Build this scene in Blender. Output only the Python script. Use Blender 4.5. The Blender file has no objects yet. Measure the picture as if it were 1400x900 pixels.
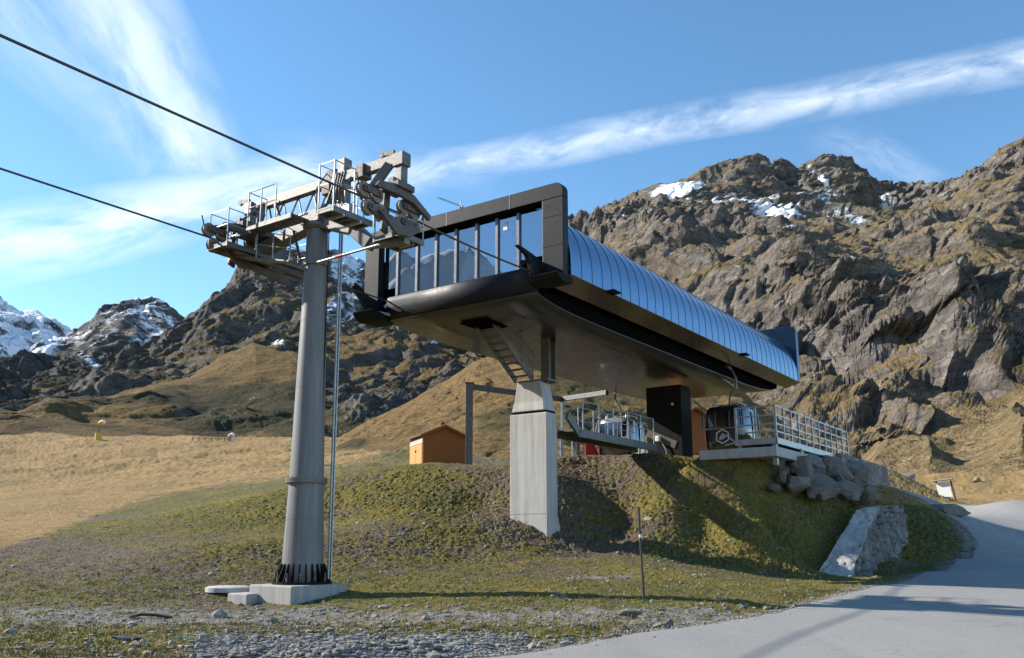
import bpy, bmesh, math, random
import numpy as np
from mathutils import Vector, Matrix
R = math.radians
random.seed(7)
scn = bpy.context.scene
COL = scn.collection

# ------------------------------------------------------------------ camera model
F, TH, Y0, EYE = 1198.2, .193, 507.2, 1.65          # pixels of the 1400 px wide photograph
PHI = .612                                           # heading of the ropeway line, clockwise from +Y
cp, sp = math.cos(PHI), math.sin(PHI)
EX = np.array([cp, -sp, 0]); EY = np.array([sp, cp, 0])
OS = np.array([-1.758, 27.703, 0.])                  # foot of the station front
OT = np.array([-5.288, 22.674, 0.])                  # foot of the tower

def at(px, py, Y):
    x = (px-700)/F; y = (Y0-py)/F
    d = np.array([x, math.cos(TH)-y*math.sin(TH), math.sin(TH)+y*math.cos(TH)])
    return np.array([0, 0, EYE]) + d*(Y/d[1])

def at_v(px, py, Y):
    x = (px-700)/F; y = (Y0-py)/F
    dx = x; dy = np.cos(TH)-y*np.sin(TH); dz = np.sin(TH)+y*np.cos(TH)
    k = Y/dy
    return dx*k, Y+0*dx, EYE+dz*k

def proj_v(X, Y, Z):
    Z = Z-EYE
    d = Y*np.cos(TH)+Z*np.sin(TH); v = -Y*np.sin(TH)+Z*np.cos(TH)
    d = np.maximum(d, .5)
    return 700+F*X/d, Y0-F*v/d

def loc(o, s, z, org=OS):
    return org + o*EX + s*EY + np.array([0, 0, z])

# ------------------------------------------------------------------ numpy noise
_rng = np.random.RandomState(3)
_perm = _rng.permutation(1024).astype(np.int32)
_perm = np.concatenate([_perm, _perm])
_g = _rng.normal(size=(1024, 3)).astype(np.float32)
_g /= np.linalg.norm(_g, axis=1)[:, None]

def perlin(x, y, z):
    x = np.asarray(x, np.float32); y = np.asarray(y, np.float32); z = np.asarray(z, np.float32)
    xi = np.floor(x).astype(np.int32); yi = np.floor(y).astype(np.int32); zi = np.floor(z).astype(np.int32)
    fx = x-xi; fy = y-yi; fz = z-zi
    xi &= 1023; yi &= 1023; zi &= 1023
    u = fx*fx*fx*(fx*(fx*6-15)+10); v = fy*fy*fy*(fy*(fy*6-15)+10); w = fz*fz*fz*(fz*(fz*6-15)+10)
    def c(dx, dy, dz):
        h = _perm[(_perm[(_perm[(xi+dx) & 1023]+yi+dy) & 1023]+zi+dz) & 1023]
        g = _g[h]
        return g[..., 0]*(fx-dx)+g[..., 1]*(fy-dy)+g[..., 2]*(fz-dz)
    a = c(0,0,0); a = a+u*(c(1,0,0)-a); b = c(0,1,0); b = b+u*(c(1,1,0)-b)
    a = a+v*(b-a)
    e = c(0,0,1); e = e+u*(c(1,0,1)-e); f = c(0,1,1); f = f+u*(c(1,1,1)-f)
    e = e+v*(f-e)
    return (a+w*(e-a))*1.5

def fbm(x, y, z, n=5, gain=.5, lac=2.03):
    t = 0; a = 1; s = 0
    for i in range(n):
        t = t+a*perlin(x+i*17.3, y-i*9.1, z+i*5.7); s += a; a *= gain; x = x*lac; y = y*lac; z = z*lac
    return t/s

def ridged(x, y, z, n=6, gain=.55, lac=2.07):
    t = 0; a = 1; s = 0; w = 1
    for i in range(n):
        r = 1-np.abs(perlin(x+i*11.7, y+i*3.3, z-i*7.9))*1.6
        r = np.clip(r, 0, 1)**2*w
        w = np.clip(r*1.6, .25, 1)
        t = t+a*r; s += a; a *= gain; x = x*lac; y = y*lac; z = z*lac
    return t/s

def sstep(a, b, x):
    t = np.clip((x-a)/(b-a), 0, 1); return t*t*(3-2*t)

# ------------------------------------------------------------------ mesh helpers
def mesh_np(name, V, Fq, mat, smooth=True, attrs=None, parent=None):
    me = bpy.data.meshes.new(name)
    V = np.asarray(V, np.float32).reshape(-1, 3); Fq = np.asarray(Fq, np.int32)
    nf, k = Fq.shape
    me.vertices.add(len(V)); me.vertices.foreach_set('co', V.ravel())
    me.loops.add(nf*k); me.loops.foreach_set('vertex_index', Fq.ravel())
    me.polygons.add(nf); me.polygons.foreach_set('loop_start', np.arange(0, nf*k, k, dtype=np.int32))
    me.polygons.foreach_set('use_smooth', np.full(nf, smooth, bool))
    me.update(calc_edges=True)
    for an, arr in (attrs or {}).items():
        a = me.color_attributes.new(an, 'FLOAT_COLOR', 'POINT')
        arr = np.asarray(arr, np.float32)
        if arr.shape[1] == 3: arr = np.concatenate([arr, np.ones((len(arr), 1), np.float32)], 1)
        a.data.foreach_set('color', arr.ravel())
    me.materials.append(mat)
    o = bpy.data.objects.new(name, me); COL.objects.link(o)
    if parent: o.parent = parent
    return o

def grid_faces(nr, nc):
    i = np.arange(nr*nc).reshape(nr, nc)
    return np.stack([i[:-1, :-1], i[:-1, 1:], i[1:, 1:], i[1:, :-1]], -1).reshape(-1, 4)

V3 = Vector
class MB:
    def __init__(s): s.v = []; s.f = []
    def add(s, vs, fs):
        n = len(s.v); s.v += [tuple(map(float, p)) for p in vs]; s.f += [tuple(n+i for i in f) for f in fs]; return s
    def box(s, c, d, rot=None, taper=None):
        hx, hy, hz = d[0]/2, d[1]/2, d[2]/2
        vs = []
        for z in (-1, 1):
            t = 1 if (taper is None or z < 0) else taper
            for x, y in ((-1,-1),(1,-1),(1,1),(-1,1)): vs.append(V3((x*hx*t, y*hy*t, z*hz)))
        if rot is not None: vs = [rot @ p for p in vs]
        c = V3(c)
        return s.add([p+c for p in vs], [(3,2,1,0),(4,5,6,7),(0,1,5,4),(1,2,6,5),(2,3,7,6),(3,0,4,7)])
    def lohi(s, a, b):
        return s.box([(a[i]+b[i])/2 for i in range(3)], [abs(b[i]-a[i]) for i in range(3)])
    def beam(s, p, q, w, h, up=(0,0,1), w2=None, h2=None):
        p, q = V3(p), V3(q); d = (q-p).normalized(); u = V3(up)
        x = d.cross(u)
        if x.length < 1e-4: x = d.cross(V3((1,0,0)))
        x.normalize(); y = x.cross(d).normalized()
        w2 = w if w2 is None else w2; h2 = h if h2 is None else h2
        vs = []
        for P, a, b in ((p,w,h),(q,w2,h2)):
            for i, j in ((-1,-1),(1,-1),(1,1),(-1,1)): vs.append(P+x*(i*a/2)+y*(j*b/2))
        return s.add(vs, [(0,1,2,3),(7,6,5,4),(4,5,1,0),(5,6,2,1),(6,7,3,2),(7,4,0,3)])
    def tube(s, p, q, r, n=8, r2=None, cap=True):
        p, q = V3(p), V3(q); d = (q-p).normalized(); x = d.orthogonal().normalized(); y = d.cross(x)
        r2 = r if r2 is None else r2
        vs = [P+(x*math.cos(a)+y*math.sin(a))*rr for P, rr in ((p,r),(q,r2)) for a in [2*math.pi*i/n for i in range(n)]]
        fs = [(i,(i+1)%n,n+(i+1)%n,n+i) for i in range(n)]
        if cap: fs += [tuple(range(n))[::-1], tuple(range(n,2*n))]
        return s.add(vs, fs)
    def path(s, pts, r, n=8):
        pts = [V3(p) for p in pts]; rings = []; x = None
        for i, p in enumerate(pts):
            d = (pts[min(i+1,len(pts)-1)]-pts[max(i-1,0)]).normalized()
            x = d.orthogonal().normalized() if x is None else (x-d*x.dot(d)).normalized()
            y = d.cross(x)
            rings.append([p+(x*math.cos(2*math.pi*k/n)+y*math.sin(2*math.pi*k/n))*r for k in range(n)])
        return s.loft(rings)
    def loft(s, rings, closed=True, cap=True):
        n = len(rings[0]); vs = [p for r in rings for p in r]; fs = []
        for i in range(len(rings)-1):
            for k in range(n if closed else n-1):
                a, b = i*n+k, i*n+(k+1)%n; fs.append((a, b, b+n, a+n))
        if cap and closed:
            fs += [tuple(range(n))[::-1], tuple(range((len(rings)-1)*n, len(rings)*n))]
        return s.add(vs, fs)
    def lathe(s, prof, c=(0,0,0), axis=(0,0,1), n=24):
        d = V3(axis).normalized(); x = d.orthogonal().normalized(); y = d.cross(x); c = V3(c)
        return s.loft([[c+d*h+(x*math.cos(2*math.pi*k/n)+y*math.sin(2*math.pi*k/n))*r for k in range(n)] for r, h in prof])
    def prism(s, poly, o, ex, ey, depth):
        o, ex, ey = V3(o), V3(ex), V3(ey); ez = ex.cross(ey).normalized()
        a = [o+ex*x+ey*y-ez*(depth/2) for x, y in poly]; b = [p+ez*depth for p in a]; n = len(poly)
        return s.add(a+b, [tuple(range(n))[::-1], tuple(range(n,2*n))]+[(i,(i+1)%n,n+(i+1)%n,n+i) for i in range(n)])
    def build(s, name, mat, parent=None, bevel=0, smooth=None):
        me = bpy.data.meshes.new(name); me.from_pydata(s.v, [], s.f); me.update()
        bm = bmesh.new(); bm.from_mesh(me); bmesh.ops.recalc_face_normals(bm, faces=bm.faces); bm.to_mesh(me); bm.free()
        me.materials.append(mat)
        if smooth is not None:
            for p in me.polygons: p.use_smooth = True
            me.set_sharp_from_angle(angle=R(smooth))
        o = bpy.data.objects.new(name, me); COL.objects.link(o)
        if parent: o.parent = parent
        if bevel:
            b = o.modifiers.new('bevel', 'BEVEL'); b.width = bevel; b.segments = 2; b.limit_method = 'ANGLE'; b.angle_limit = R(40)
        return o

def tag(o, label=None, cat=None, group=None, kind=None):
    if label: o['label'] = label
    if cat: o['category'] = cat
    if group: o['group'] = group
    if kind: o['kind'] = kind
    return o
def empty(name, p, rz=0, label=None, cat=None, group=None):
    o = bpy.data.objects.new(name, None); COL.objects.link(o); o.location = [float(a) for a in p]; o.rotation_euler = (0, 0, rz)
    o.empty_display_size = .3
    return tag(o, label, cat, group)
def copy_tree(o, parent=None):
    c = o.copy(); COL.objects.link(c); c.parent = parent
    for ch in list(o.children): copy_tree(ch, c)
    return c

# ------------------------------------------------------------------ materials
class NT:
    def __init__(s, name):
        s.m = bpy.data.materials.new(name); s.m.use_nodes = True; s.t = s.m.node_tree
        s.b = s.t.nodes['Principled BSDF']; s.out = s.t.nodes['Material Output']
    def n(s, typ, **kw):
        nd = s.t.nodes.new(typ)
        for k, v in kw.items():
            if k.startswith('_'): setattr(nd, k[1:], v)
            else:
                key = int(k[1:]) if k[0] == 'i' and k[1:].isdigit() else k.replace('__', ' ')
                s.set(nd.inputs[key], v)
        return nd
    def set(s, sock, v):
        if isinstance(v, bpy.types.NodeSocket): s.t.links.new(v, sock)
        elif isinstance(v, bpy.types.Node): s.t.links.new(v.outputs[0], sock)
        else:
            if isinstance(v, (tuple, list)) and len(v) == 3 and sock.type == 'RGBA': v = (*v, 1)
            sock.default_value = v
    def noise(s, scale, detail=4, rough=.55, vec=None, dist=0):
        nd = s.n('ShaderNodeTexNoise', Scale=scale, Detail=detail, Roughness=rough, Distortion=dist)
        if vec is not None: s.set(nd.inputs['Vector'], vec)
        return nd.outputs['Fac']
    def ramp(s, fac, stops):
        nd = s.n('ShaderNodeValToRGB'); s.set(nd.inputs[0], fac); e = nd.color_ramp.elements
        while len(e) < len(stops): e.new(.5)
        for q, (p, c) in zip(e, stops):
            q.position = p; q.color = (c, c, c, 1) if isinstance(c, (int, float)) else (*c, 1)
        return nd.outputs[0]
    def math(s, op, a, b=0., clamp=False):
        nd = s.n('ShaderNodeMath', _operation=op, _use_clamp=clamp); s.set(nd.inputs[0], a); s.set(nd.inputs[1], b); return nd.outputs[0]
    def mix(s, fac, a, b, mode='MIX'):
        nd = s.n('ShaderNodeMix', _data_type='RGBA', _blend_type=mode)
        s.set(nd.inputs[0], fac); s.set(nd.inputs[6], a); s.set(nd.inputs[7], b); return nd.outputs[2]
    def bump(s, h, strength=.3, dist=.1, normal=None):
        nd = s.n('ShaderNodeBump', Strength=strength, Distance=dist, Height=h)
        if normal is not None: s.set(nd.inputs['Normal'], normal)
        return nd.outputs[0]
    def pos(s): return s.n('ShaderNodeNewGeometry').outputs['Position']
    def obj(s): return s.n('ShaderNodeTexCoord').outputs['Object']
    def fin(s, col=None, rough=None, metal=None, normal=None, spec=None):
        for k, v in (('Base Color', col), ('Roughness', rough), ('Metallic', metal), ('Normal', normal), ('Specular IOR Level', spec)):
            if v is not None: s.set(s.b.inputs[k], v)
        return s.m

def simple(name, c, rough=.5, metal=0., var=.15, scale=6, bump=0, bscale=60, spec=.5):
    t = NT(name); p = t.obj()
    n = t.noise(scale, 5, .6, p)
    lo = tuple(a*(1-var) for a in c); hi = tuple(min(1, a*(1+var)) for a in c)
    col = t.ramp(n, [(.3, lo), (.7, hi)])
    rg = t.ramp(t.noise(scale*2.3, 3, .6, p), [(.3, max(0, rough-.08)), (.7, min(1, rough+.08))])
    nm = t.bump(t.noise(bscale, 4, .6, p), bump, .01) if bump else None
    return t.fin(col, rg, metal, nm, spec)

M = {}
M['galv'] = simple('galvanised_steel', (.135,.133,.13), .5, .35, .22, 5, .15, 40)
M['galv_dark'] = simple('weathered_steel', (.10,.09,.082), .6, .25, .3, 5, .2, 40)
M['rail'] = simple('bright_galvanised_tube', (.36,.38,.40), .4, .5, .15, 5)
t = NT('grey_painted_column'); p = t.obj()
st_ = t.noise(3., 6, .65, t.n('ShaderNodeMapping', Vector=p, Scale=(3,3,.16))); bl_ = t.noise(1.3, 6, .65, p)
col = t.mix(t.ramp(st_, [(.38, 0.), (.66, 1.)]), (.178,.184,.188), (.125,.13,.133)); col = t.mix(t.ramp(bl_, [(.55, 0.), (.8, .4)]), col, (.15,.145,.138))
M['column'] = t.fin(col, t.ramp(bl_, [(.3, .4), (.7, .6)]), .1, t.bump(bl_, .05, .02))
M['rubber'] = simple('black_rubber', (.03,.028,.027), .8, 0, .2)
M['sheave'] = simple('sheave_liner', (.20,.175,.15), .7, 0, .25, 8)
M['cable'] = simple('wire_rope', (.06,.055,.05), .5, .4, .2)
M['black'] = simple('black_painted_steel', (.012,.012,.012), .75, 0, .2, spec=.12)
M['red'] = simple('red_band_paint', (.62,.06,.03), .5, 0, .1)
M['redmat'] = simple('red_padding', (.50,.02,.03), .6, 0, .15)
M['white'] = simple('white_paint', (.78,.78,.76), .5, 0, .05)
M['yellow'] = simple('yellow_padding', (.62,.40,.03), .6, 0, .15)
M['orange'] = simple('orange_paint', (.65,.22,.02), .5, 0, .15)
M['pole'] = simple('dark_marker_paint', (.035,.03,.028), .6, 0, .2)
M['interior'] = simple('dark_interior', (.04,.042,.045), .7, 0, .2)
M['aluminium'] = simple('aluminium_profile', (.17,.18,.20), .4, .5, .1)

def concrete(name, c=(.43,.425,.41), streak=True):
    t = NT(name); p = t.obj()
    mp = t.n('ShaderNodeMapping', Vector=p, Scale=(3.2, 3.2, .25))
    st = t.noise(1.6, 5, .6, mp)
    cl = t.noise(2.2, 6, .65, p); fi = t.noise(40, 4, .6, p)
    col = t.mix(t.ramp(st, [(.35, 0.), (.62, 1.)]), tuple(a*.58 for a in c), tuple(a*1.12 for a in c))
    col = t.mix(.5, col, t.mix(cl, tuple(a*.75 for a in c), tuple(min(1, a*1.25) for a in c)))
    h = t.math('ADD', t.math('MULTIPLY', fi, .5), cl)
    return t.fin(col, .85, 0, t.bump(h, .35, .02))
M['concrete'] = concrete('board_cast_concrete')
M['concrete2'] = concrete('rough_concrete', (.36,.35,.33))

def panel_metal(name, c, rough, metal, coat=0., wob=.02):
    t = NT(name); p = t.obj()
    n = t.noise(.9, 3, .5, p)
    col = t.mix(n, tuple(a*.85 for a in c), tuple(a*1.15 for a in c))
    rg = t.ramp(t.noise(3, 5, .6, p), [(.3, rough*.8), (.75, rough*1.25)])
    nm = t.bump(t.noise(1.1, 2, .5, p), .12, wob)
    m = t.fin(col, rg, metal, nm)
    t.b.inputs['Coat Weight'].default_value = coat; t.b.inputs['Coat Roughness'].default_value = .06
    return m
M['frame'] = panel_metal('dark_frame_cladding', (.010,.013,.019), .5, .0, .0)
M['frame'].node_tree.nodes['Principled BSDF'].inputs['Specular IOR Level'].default_value = .2
M['hull'] = panel_metal('bronze_black_hull_cladding', (.036,.036,.038), .34, .25, .1)
M['wing'] = panel_metal('bronze_wing_cladding', (.14,.112,.09), .25, .5, .2)
M['rear'] = panel_metal('rear_frame_sheet', (.025,.05,.085), .25, .85)
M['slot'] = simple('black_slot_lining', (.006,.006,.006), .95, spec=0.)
M['cabin'] = panel_metal('black_cabin_lacquer', (.018,.018,.02), .18, 0, 1.0)
M['cabin_grey'] = panel_metal('grey_cabin_lacquer', (.20,.20,.21), .3, .2, .5)

t = NT('roof_sheet'); p = t.obj()
n = t.noise(.7, 3, .5, p)
M['roof'] = t.fin(t.mix(n, (.16,.26,.39), (.21,.31,.44)), t.ramp(t.noise(2.5, 4, .6, p), [(.3, .13), (.7, .2)]), .9, t.bump(t.noise(.8, 2, .5, p), .1, .02))
M['seam'] = simple('roof_seam', (.12,.17,.24), .28, .85, .1)

def glassmat(name, tint, refl=.5, rough=.015):
    t = NT(name)
    tr = t.n('ShaderNodeBsdfTransparent', Color=(*tint, 1)); gl = t.n('ShaderNodeBsdfGlossy', Color=(.85,.92,1,1), Roughness=rough)
    fr = t.n('ShaderNodeFresnel', IOR=1.5); fac = t.math('ADD', t.math('MULTIPLY', fr, .8), refl, True)
    nm = t.bump(t.noise(.5, 2, .5, t.obj()), .05, .02); t.set(gl.inputs['Normal'], nm)
    mx = t.n('ShaderNodeMixShader', i0=fac, i1=tr.outputs[0], i2=gl.outputs[0])
    t.set(t.out.inputs['Surface'], mx.outputs[0]); return t.m
M['glass'] = glassmat('tinted_mirror_glass', (.5,.54,.6), .26)
M['cabin_glass'] = glassmat('dark_cabin_glass', (.06,.065,.07), .12)

def wood(name, c):
    t = NT(name); p = t.obj()
    sx = t.n('ShaderNodeSeparateXYZ', Vector=p)
    wv = t.math('FRACT', t.math('MULTIPLY', sx.outputs[2], 8.))
    groove = t.ramp(wv, [(0, .35), (.1, 1.), (.93, 1.), (1, .35)])
    mp = t.n('ShaderNodeMapping', Vector=p, Scale=(2, 2, 30))
    g = t.noise(2, 5, .6, mp)
    col = t.mix(g, tuple(a*.7 for a in c), tuple(a*1.2 for a in c))
    col = t.mix(1., col, groove, 'MULTIPLY')
    return t.fin(col, .65, 0, t.bump(groove, .5, .02))
M['wood'] = wood('orange_stained_boards', (.36,.115,.022))
M['wood_light'] = wood('pale_orange_door_boards', (.62,.27,.07))
M['wood_dark'] = wood('dark_brown_boards', (.07,.035,.02))
M['trim'] = simple('grey_board', (.42,.38,.33), .8, 0, .2)

# natural surfaces -------------------------------------------------
def rockmat(name, c=(.30,.28,.255)):
    t = NT(name); p = t.obj()
    n1 = t.noise(1.3, 8, .62, p); n2 = t.noise(9, 6, .65, p); vo = t.n('ShaderNodeTexVoronoi', _feature='DISTANCE_TO_EDGE', Vector=p, Scale=1.7)
    col = t.mix(n1, tuple(a*.55 for a in c), tuple(a*1.35 for a in c))
    col = t.mix(t.ramp(n2, [(.45, 0.), (.75, .55)]), col, (.30,.26,.2))
    n5 = t.noise(5, 6, .7, t.n('ShaderNodeMapping', Vector=p, Rotation=(.4,.3,.5), Scale=(1,1,4)))
    col = t.mix(t.ramp(n5, [(.4, .45), (.56, 0.)]), col, tuple(a*.4 for a in c))
    col = t.mix(t.ramp(t.noise(3.3, 5, .7, t.n('ShaderNodeMapping', Vector=p, Location=(9,2,5))), [(.56, 0.), (.64, .6)]), col, (.17,.15,.07))
    h = t.math('ADD', t.math('MULTIPLY', n1, 1.0), t.math('ADD', t.math('MULTIPLY', n2, .5), t.math('MULTIPLY', n5, .9)))
    return t.fin(col, .92, 0, t.bump(h, 1., .14), .2)
M['rock'] = rockmat('grey_boulder')
M['pebble'] = simple('pale_pebbles', (.215,.20,.18), .9, 0, .45, 1.5, .3, 30)
M['chips'] = simple('grey_gravel_chips', (.17,.163,.155), .9, 0, .5, 3., .3, 30)
M['rock_pale'] = rockmat('pale_boulder', (.33,.30,.27))

def masonry(name, c=(.24,.225,.21)):
    t = NT(name); p = t.obj()
    wv = t.n('ShaderNodeVectorMath', _operation='ADD', i0=p, i1=t.n('ShaderNodeVectorMath', _operation='SCALE', i0=t.n('ShaderNodeTexNoise', Vector=p, Scale=2.).outputs['Color'], Scale=.35).outputs[0])
    vo = t.n('ShaderNodeTexVoronoi', _feature='DISTANCE_TO_EDGE', Vector=wv.outputs[0], Scale=1.6)
    vc = t.n('ShaderNodeTexVoronoi', Vector=wv.outputs[0], Scale=1.6)
    j = t.ramp(vo.outputs['Distance'], [(.0, 0.), (.09, 1.)])
    sep = t.n('ShaderNodeSeparateColor', Color=vc.outputs['Color'])
    n2 = t.noise(7, 6, .65, p)
    col = t.mix(sep.outputs[0], tuple(a*.6 for a in c), tuple(a*1.35 for a in c))
    col = t.mix(n2, t.mix(.45, col, (.1,.09,.08)), col)
    col = t.mix(j, (.16,.15,.135), col)
    h = t.math('ADD', t.math('MULTIPLY', j, .6), t.math('MULTIPLY', n2, .6))
    return t.fin(col, .92, 0, t.bump(h, .9, .1))
M['masonry'] = masonry('rubble_masonry')

# ground: attribute zone = (dry golden grass, green moss, gravel); alpha unused
t = NT('alpine_turf'); p = t.pos()
za = t.n('ShaderNodeVertexColor', _layer_name='zone'); zs = t.n('ShaderNodeSeparateColor', Color=za.outputs['Color'])
gold, green, grav = zs.outputs[0], zs.outputs[1], zs.outputs[2]
n_big = t.noise(.22, 5, .6, p); n_mid = t.noise(1.6, 6, .65, p); n_fin = t.noise(14, 5, .7, p); n_mic = t.noise(60, 4, .7, p)
n_mid2 = t.noise(3.1, 5, .65, t.n('ShaderNodeMapping', Vector=p, Location=(31,7,3)))
c_gold = t.mix(n_mid, (.30,.185,.075), (.52,.35,.16))
c_gold = t.mix(t.ramp(n_mid2, [(.46, 0.), (.66, .7)]), c_gold, (.17,.10,.042))
c_gold = t.mix(t.ramp(t.noise(.9, 6, .7, t.n('ShaderNodeMapping', Vector=p, Scale=(.5,1.6,1))), [(.52, 0.), (.66, .6)]), c_gold, (.13,.085,.04))
c_gold = t.mix(t.ramp(n_fin, [(.45, .4), (.6, 0.)]), c_gold, (.2,.125,.05))
c_gold = t.mix(t.ramp(n_big, [(.4, .5), (.65, 0.)]), c_gold, (.24,.175,.075))
c_green = t.mix(n_mid2, (.07,.07,.02), (.27,.25,.07))
c_green = t.mix(t.ramp(n_fin, [(.42, .75), (.6, 0.)]), c_green, (.05,.04,.02))
c_soil = t.mix(n_mid, (.10,.075,.055), (.25,.195,.145))
c_soil = t.mix(t.ramp(n_fin, [(.4, .5), (.62, 0.)]), c_soil, (.05,.038,.026))
vor = t.n('ShaderNodeTexVoronoi', Vector=p, Scale=22.); vsep = t.n('ShaderNodeSeparateColor', Color=vor.outputs['Color'])
c_grav = t.mix(vsep.outputs[0], (.15,.138,.126), (.38,.355,.33))
c_grav = t.mix(t.ramp(n_mic, [(.4, .6), (.6, 0.)]), c_grav, (.11,.10,.09))
c_yel = t.mix(n_fin, (.10,.082,.018), (.27,.21,.05))
def blotch(m, nz, lo=.42, hi=.58):
    return t.ramp(t.math('ADD', t.math('MULTIPLY', t.math('SUBTRACT', nz, .5), 1.3), m), [(lo, 0.), (hi, 1.)])
col = c_soil
col = t.mix(blotch(green, n_mid), col, c_green)
col = t.mix(t.math('MULTIPLY', t.ramp(n_big, [(.45, 0.), (.6, .8)]), blotch(green, n_mid2)), col, c_yel)
col = t.mix(blotch(grav, n_mid2), col, c_grav)
col = t.mix(blotch(gold, n_mid, .35, .65), col, c_gold)
# small pale stones lying in the turf
stn = t.math('MULTIPLY', t.ramp(t.noise(9, 2, .5, t.n('ShaderNodeMapping', Vector=p, Location=(3,1,9))), [(.70, 0.), (.73, 1.)]), t.math('SUBTRACT', 1., gold))
col = t.mix(stn, col, (.34,.32,.29))
h = t.math('ADD', t.math('MULTIPLY', n_fin, .7), t.math('MULTIPLY', n_mic, .35))
h = t.math('ADD', h, t.math('MULTIPLY', n_mid, .8))
M['turf'] = t.fin(col, .95, 0, t.bump(h, .8, .09), .15)

t = NT('asphalt'); p = t.pos()
n1 = t.noise(.35, 4, .6, p); n2 = t.noise(90, 3, .7, p); n3 = t.noise(2.2, 5, .65, p)
vor = t.n('ShaderNodeTexVoronoi', Vector=p, Scale=70.); vs_ = t.n('ShaderNodeSeparateColor', Color=vor.outputs['Color'])
col = t.mix(n1, (.20,.195,.185), (.27,.262,.25))
col = t.mix(t.ramp(vs_.outputs[0], [(.55, 0.), (1., .6)]), col, (.40,.39,.37))
mp = t.n('ShaderNodeMapping', Vector=p, Rotation=(0,0,R(-28)), Scale=(.9,.05,1))
col = t.mix(t.ramp(t.noise(1., 4, .6, mp), [(.5, 0.), (.8, .3)]), col, (.15,.147,.143))
col = t.mix(t.ramp(n3, [(.55, 0.), (.8, .35)]), col, (.2,.185,.165))
wv = t.n('ShaderNodeVectorMath', _operation='ADD', i0=p, i1=t.n('ShaderNodeVectorMath', _operation='SCALE', i0=t.n('ShaderNodeTexNoise', Vector=p, Scale=1.1, Detail=5.).outputs['Color'], Scale=1.1).outputs[0])
ck = t.n('ShaderNodeTexVoronoi', _feature='DISTANCE_TO_EDGE', Vector=wv.outputs[0], Scale=.33)
ckm = t.math('MULTIPLY', t.ramp(ck.outputs['Distance'], [(.0, 1.), (.012, 0.)]), t.ramp(t.noise(.3, 3, .5, p), [(.5, 0.), (.6, .4)]))
col = t.mix(ckm, col, (.07,.067,.065))
tk = t.noise(1., 3, .5, t.n('ShaderNodeMapping', Vector=p, Rotation=(0,0,R(52)), Scale=(.55,.03,1), Location=(4,0,0)))
col = t.mix(t.ramp(tk, [(.5, 0.), (.62, .4)]), col, (.31,.30,.285))
M['asphalt'] = t.fin(col, .85, 0, t.bump(t.math('ADD', n2, t.math('MULTIPLY', vs_.outputs[1], .4)), .5, .012), .3)

# mountain: attribute mask = (rock, snow, dark shrub); detail by slope and noise
def mountain_mat(name, unit, grass=((.155,.115,.055),(.36,.265,.145)), shrub=(.055,.05,.022), rock=((.078,.07,.063),(.35,.31,.27))):
    t = NT(name); p = t.n('ShaderNodeVectorMath', _operation='SCALE', i0=t.pos(), Scale=1/unit).outputs[0]
    za = t.n('ShaderNodeVertexColor', _layer_name='mask'); zs = t.n('ShaderNodeSeparateColor', Color=za.outputs['Color'])
    n1 = t.noise(1.1, 7, .65, p); n2 = t.noise(6, 7, .68, p); n3 = t.noise(26, 5, .7, p)
    mp = t.n('ShaderNodeMapping', Vector=p, Rotation=(.5,.35,.2), Scale=(1,1,3.5)); n4 = t.noise(3.5, 7, .7, mp)
    vor = t.n('ShaderNodeTexVoronoi', _feature='DISTANCE_TO_EDGE', Vector=t.n('ShaderNodeMapping', Vector=p, Rotation=(.5,.35,.2), Scale=(1,1,2.2)), Scale=7.)
    cr = t.mix(t.ramp(n4, [(.3, 0.), (.7, 1.)]), rock[0], rock[1]); cr = t.mix(t.ramp(vor.outputs['Distance'], [(.0, .6), (.06, 0.)]), cr, tuple(a*.4 for a in rock[0])); cr = t.mix(t.ramp(n2, [(.4, .55), (.6, 0.)]), cr, tuple(a*.5 for a in rock[0]))
    cr = t.mix(t.ramp(n1, [(.5, 0.), (.75, .5)]), cr, (.20,.14,.085))
    cg = t.mix(n2, grass[0], grass[1]); cg = t.mix(t.ramp(n3, [(.42, .6), (.6, 0.)]), cg, tuple(a*.5 for a in grass[0]))
    cs = t.mix(n3, tuple(a*.6 for a in shrub), tuple(a*1.7 for a in shrub))
    j = t.math('ADD', t.math('MULTIPLY', t.math('SUBTRACT', n2, .5), .9), t.math('MULTIPLY', t.math('SUBTRACT', n3, .5), .6))
    col = t.mix(t.ramp(t.math('ADD', zs.outputs[2], j), [(.4, 0.), (.6, 1.)]), cg, cs)
    col = t.mix(t.ramp(t.math('ADD', zs.outputs[0], j), [(.42, 0.), (.58, 1.)]), col, cr)
    sn = t.ramp(t.math('ADD', zs.outputs[1], t.math('ADD', t.math('MULTIPLY', j, 1.0), t.math('MULTIPLY', t.math('SUBTRACT', n4, .5), .9))), [(.42, 0.), (.62, 1.)])
    col = t.mix(sn, col, (.72,.75,.80))
    hh = t.math('ADD', t.math('MULTIPLY', n4, 1.2), t.math('ADD', t.math('MULTIPLY', n2, .8), t.math('MULTIPLY', n3, .45)))
    hh = t.math('MULTIPLY', hh, t.math('SUBTRACT', 1.15, sn))
    return t.fin(col, .95, 0, t.bump(hh, .75, unit*.09), .1)

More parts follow.
